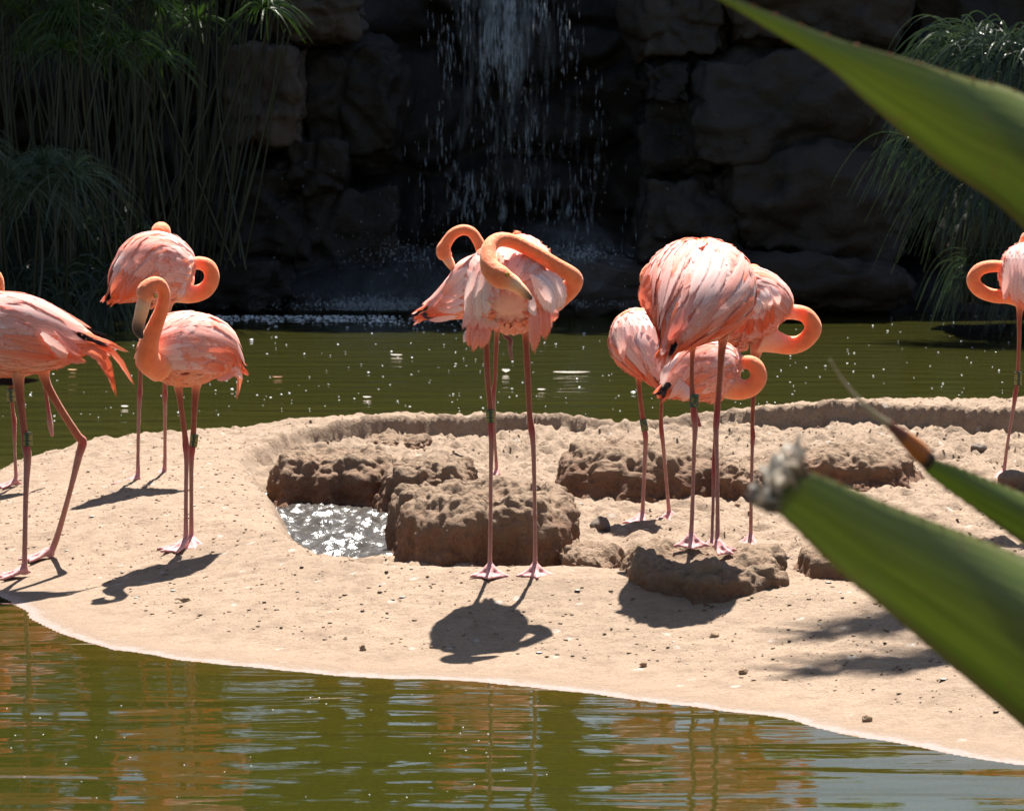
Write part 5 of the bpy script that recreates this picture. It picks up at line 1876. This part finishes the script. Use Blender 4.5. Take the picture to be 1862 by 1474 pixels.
def agave_leaf(name, A, Bq, Ds, chan=0.22, thick=0.004, parent=None, tipcol=None, tipn=0.0, n=46, k=11, teeth=True, label=None, seed=1, base=None):
    """leaf between two pixel edge lines A and B at distances Ds; channelled, with real thickness and small edge teeth"""
    r_ = np.random.default_rng(seed)
    WA = np.array([at(x, y, d) for (x, y), d in zip(A, Ds)])
    WB = np.array([at(x, y, d) for (x, y), d in zip(Bq, Ds)])
    if base is not None:
        WA = np.vstack([WA, np.array(base) + np.array((0, 0, .05))])
        WB = np.vstack([WB, np.array(base) - np.array((.04, 0, .05))])
    CA_, CB_ = catmull(WA, n), catmull(WB, n)
    s_ = np.linspace(0, 1, k)
    mid_n = np.cross(np.gradient((CA_ + CB_) / 2, axis=0), CB_ - CA_)
    mid_n /= np.linalg.norm(mid_n, axis=1)[:, None] + 1e-9
    mid_n *= -np.sign(mid_n[:, 1:2] + 1e-9)      # towards the camera
    wd = np.linalg.norm(CB_ - CA_, axis=1)
    sag = (np.sin(s_ * math.pi))[None, :] * (chan * wd)[:, None]
    P = CA_[:, None] * (1 - s_)[None, :, None] + CB_[:, None] * s_[None, :, None]
    front = P + mid_n[:, None] * sag[..., None]
    th = thick * (0.35 + np.sin(s_ * math.pi))[None, :] * np.minimum(1, wd / 0.05)[:, None]
    back = front - mid_n[:, None] * th[..., None]
    V = np.vstack([front.reshape(-1, 3), back.reshape(-1, 3)])
    f1 = grid_faces(n, k)
    f2 = f1[:, ::-1] + n * k
    rim = []
    for i in range(n - 1):
        rim += [(i * k, (i + 1) * k, (i + 1) * k + n * k, i * k + n * k), ((i + 1) * k - 1, (i + 1) * k - 1 + n * k, (i + 2) * k - 1 + n * k, (i + 2) * k - 1)]
    for j in range(k - 1):
        rim += [(j, j + n * k, j + 1 + n * k, j + 1)]
    Fc = np.vstack([f1, f2, np.array(rim)])
    S2, T2 = np.meshgrid(s_, np.linspace(0, 1, n))
    uv = np.stack([S2.ravel(), T2.ravel() * 3], -1)
    col = np.tile(GREEN, (n * k, 1))
    edge = np.minimum(S2.ravel(), 1 - S2.ravel())
    col = np.where((edge < .02)[:, None], np.array((.10, .10, .025)), col)
    if tipcol is not None:
        q = np.clip((tipn - T2.ravel() + 0.02 * r_.normal(size=n * k)) / 0.03, 0, 1)[:, None]
        col = col * (1 - q) + np.array(tipcol) * q
    o = mesh_np(name, V, Fc, M_AGAVE, agave_root, colors=np.vstack([col, col]), uvs=np.vstack([uv, uv]))
    if label: o['label'] = label
    if teeth:
        tb = MB()
        for Cq, other in ((CA_, CB_), (CB_, CA_)):
            for i in np.arange(3, n - 2, 2.2):
                i0 = int(i)
                p = Cq[i0] + (Cq[i0 + 1] - Cq[i0]) * (i - i0)
                outv = Cq[i0] - other[i0]
                outv /= np.linalg.norm(outv) + 1e-9
                tang = Cq[i0 + 1] - Cq[i0]
                tang /= np.linalg.norm(tang) + 1e-9
                hgt = .0017 * r_.uniform(.6, 1.3)
                nrm = mid_n[i0]
                tb.add([p - tang * .003 - nrm * .0015, p + tang * .003 - nrm * .0015, p + nrm * .0015, p + outv * hgt - tang * .002], [(0, 1, 3), (1, 2, 3), (2, 0, 3)])
        t_o = tb.build('teeth', M_THORN, o)
        tag(t_o, kind='stuff')
    return o


M_THORN = mat_simple('thorn', (.16, .06, .03), .6, .3, .3, 90, .0)
AB = (1.02, 2.85, 0.5)
agave_leaf('leaf', [(1240, -40), (1330, -4), (1420, 32), (1530, 74), (1660, 112), (1770, 145), (1862, 172), (2100, 300), (2350, 620)],
           [(1238, -36), (1322, 8), (1395, 52), (1500, 118), (1575, 185), (1710, 300), (1862, 415), (2080, 690), (2280, 1000)],
           [2.15, 2.2, 2.26, 2.33, 2.4, 2.47, 2.53, 2.66, 2.78], seed=1, label='upper leaf slanting across the top right corner', base=AB)
low = agave_leaf('leaf', [(1452, 852), (1500, 868), (1600, 910), (1690, 945), (1780, 978), (1862, 1012), (2050, 1100), (2300, 1320)],
                 [(1392, 915), (1440, 955), (1525, 1040), (1610, 1108), (1730, 1210), (1862, 1322), (2050, 1500), (2260, 1700)],
                 [2.2, 2.23, 2.3, 2.37, 2.44, 2.5, 2.62, 2.74], seed=2, label='lower leaf with a frayed grey tip', base=AB)
agave_leaf('leaf', [(1690, 832), (1740, 848), (1800, 872), (1862, 897), (2000, 955), (2200, 1080)],
           [(1680, 856), (1722, 890), (1790, 938), (1862, 990), (2000, 1100), (2190, 1330)],
           [2.62, 2.64, 2.67, 2.7, 2.76, 2.82], seed=3, label='narrow middle leaf with a long dried brown point', base=(1.04, 2.92, .52))
agave_leaf('leaf', [(2300, 900), (2380, 1000), (2480, 1250)], [(2270, 930), (2330, 1080), (2420, 1350)], [3.3, 3.2, 3.05], seed=4, base=(1.06, 2.95, .5), teeth=False)
agave_leaf('leaf', [(2900, 600), (2850, 900), (2760, 1300)], [(2860, 590), (2780, 900), (2680, 1320)], [3.0, 2.95, 2.9], seed=5, base=(1.08, 2.88, .5), teeth=False)
agave_leaf('leaf', [(3300, 1200), (3100, 1350), (2850, 1500)], [(3280, 1240), (3080, 1440), (2830, 1640)], [2.7, 2.75, 2.8], seed=6, base=(1.1, 2.85, .48), teeth=False)
# heart of the plant
hb = MB()
v, f = tube_np(np.array([(1.03, 2.86, .30), (1.04, 2.87, .45), (1.05, 2.87, .56)]), np.array([.10, .085, .05]), 14)
hb.add(v, f, GREEN * 1.3)
hb.build('heart', M_LEAF, agave_root)


# dried, frayed tip of the lower leaf: curled papery strips
def frayed():
    r_ = np.random.default_rng(3)
    mb = MB()
    for k in range(34):
        s_ = k / 33
        root_ = np.array((1462, 856)) * (1 - s_) + np.array((1400, 916)) * s_ + r_.normal(0, 3, 2)
        ang = math.radians(104 + 46 * s_ + r_.normal(0, 13))
        L = r_.uniform(30, 84) * (1 - .42 * s_)
        d0 = np.array((math.cos(ang), -math.sin(ang)))
        perp = np.array((d0[1], -d0[0]))
        e = root_ + d0 * L + perp * r_.normal(0, 9)
        m_ = root_ + d0 * L * .5 + perp * r_.normal(5, 6)
        dd = r_.normal(0, .010)
        P = catmull(np.array([at(*(root_ - d0 * 8), 2.205), at(*m_, 2.19 + dd), at(*e, 2.2 + 2 * dd)]), 9)
        q = r_.random()
        c = STRAW * (1 - q) + np.array((.24, .20, .165)) * q
        tt = np.linspace(0, 1, 9)[:, None]
        cc = c[None] * (.45 + .55 * sstep(0, .35, tt)) if s_ < .7 else c[None] * .3 + np.array((.05, .032, .018))[None] * .7 + 0 * tt
        v0 = mb.n
        ribbon(mb, P, .0072 * r_.uniform(.5, 1.2), .0016, (1, 1, 1), np.array((r_.normal(0, .5), 1, r_.normal(0, .5))))
        mb.c[-1] = np.repeat(cc, 2, 0)
    o = mb.build('frayed_tip', M_REED, low)
    # dry brown point and thread of the narrow leaf
    mb = MB()
    P = catmull(np.array([at(1692, 842, 2.62), at(1655, 805, 2.61), at(1620, 775, 2.605), at(1575, 740, 2.6), at(1535, 695, 2.6), at(1508, 652, 2.6)]), 26)
    Rr = np.interp(np.linspace(0, 1, 26), [0, .12, .3, .5, .75, 1], [.0085, .0095, .006, .0026, .0015, .0006])
    v, f = tube_np(P, np.stack([Rr, Rr * .55], -1), 9, up=(0, 0, 1))
    tt = np.repeat(np.linspace(0, 1, 26), 9)[:, None]
    c = np.where(tt < .08, np.array((.03, .012, .008))[None], np.where(tt < .26, np.array((.36, .12, .02))[None], np.where(tt < .42, np.array((.16, .05, .03))[None], np.array((.35, .29, .2))[None])))
    mb.add(v, f, c)
    mb.build('dry_point', M_REED, agave_root)


frayed()

# bright green grass blade in the water at the left edge
gb = MB()
for (a, b, c) in (((-30, 1112), (-5, 1106), (17, 1099)), ((-40, 1118), (-20, 1108), (4, 1106))):
    P = catmull(np.array([onz(*a, .0), onz(*b, .012), onz(*c, .02)]), 7)
    ribbon(gb, P, .004, .001, (.10, .2, .03), np.array((0, .3, 1)))
tag(gb.build('grass_blade', M_REED), 'bright green grass blade at the waterline at the left edge', 'grass')
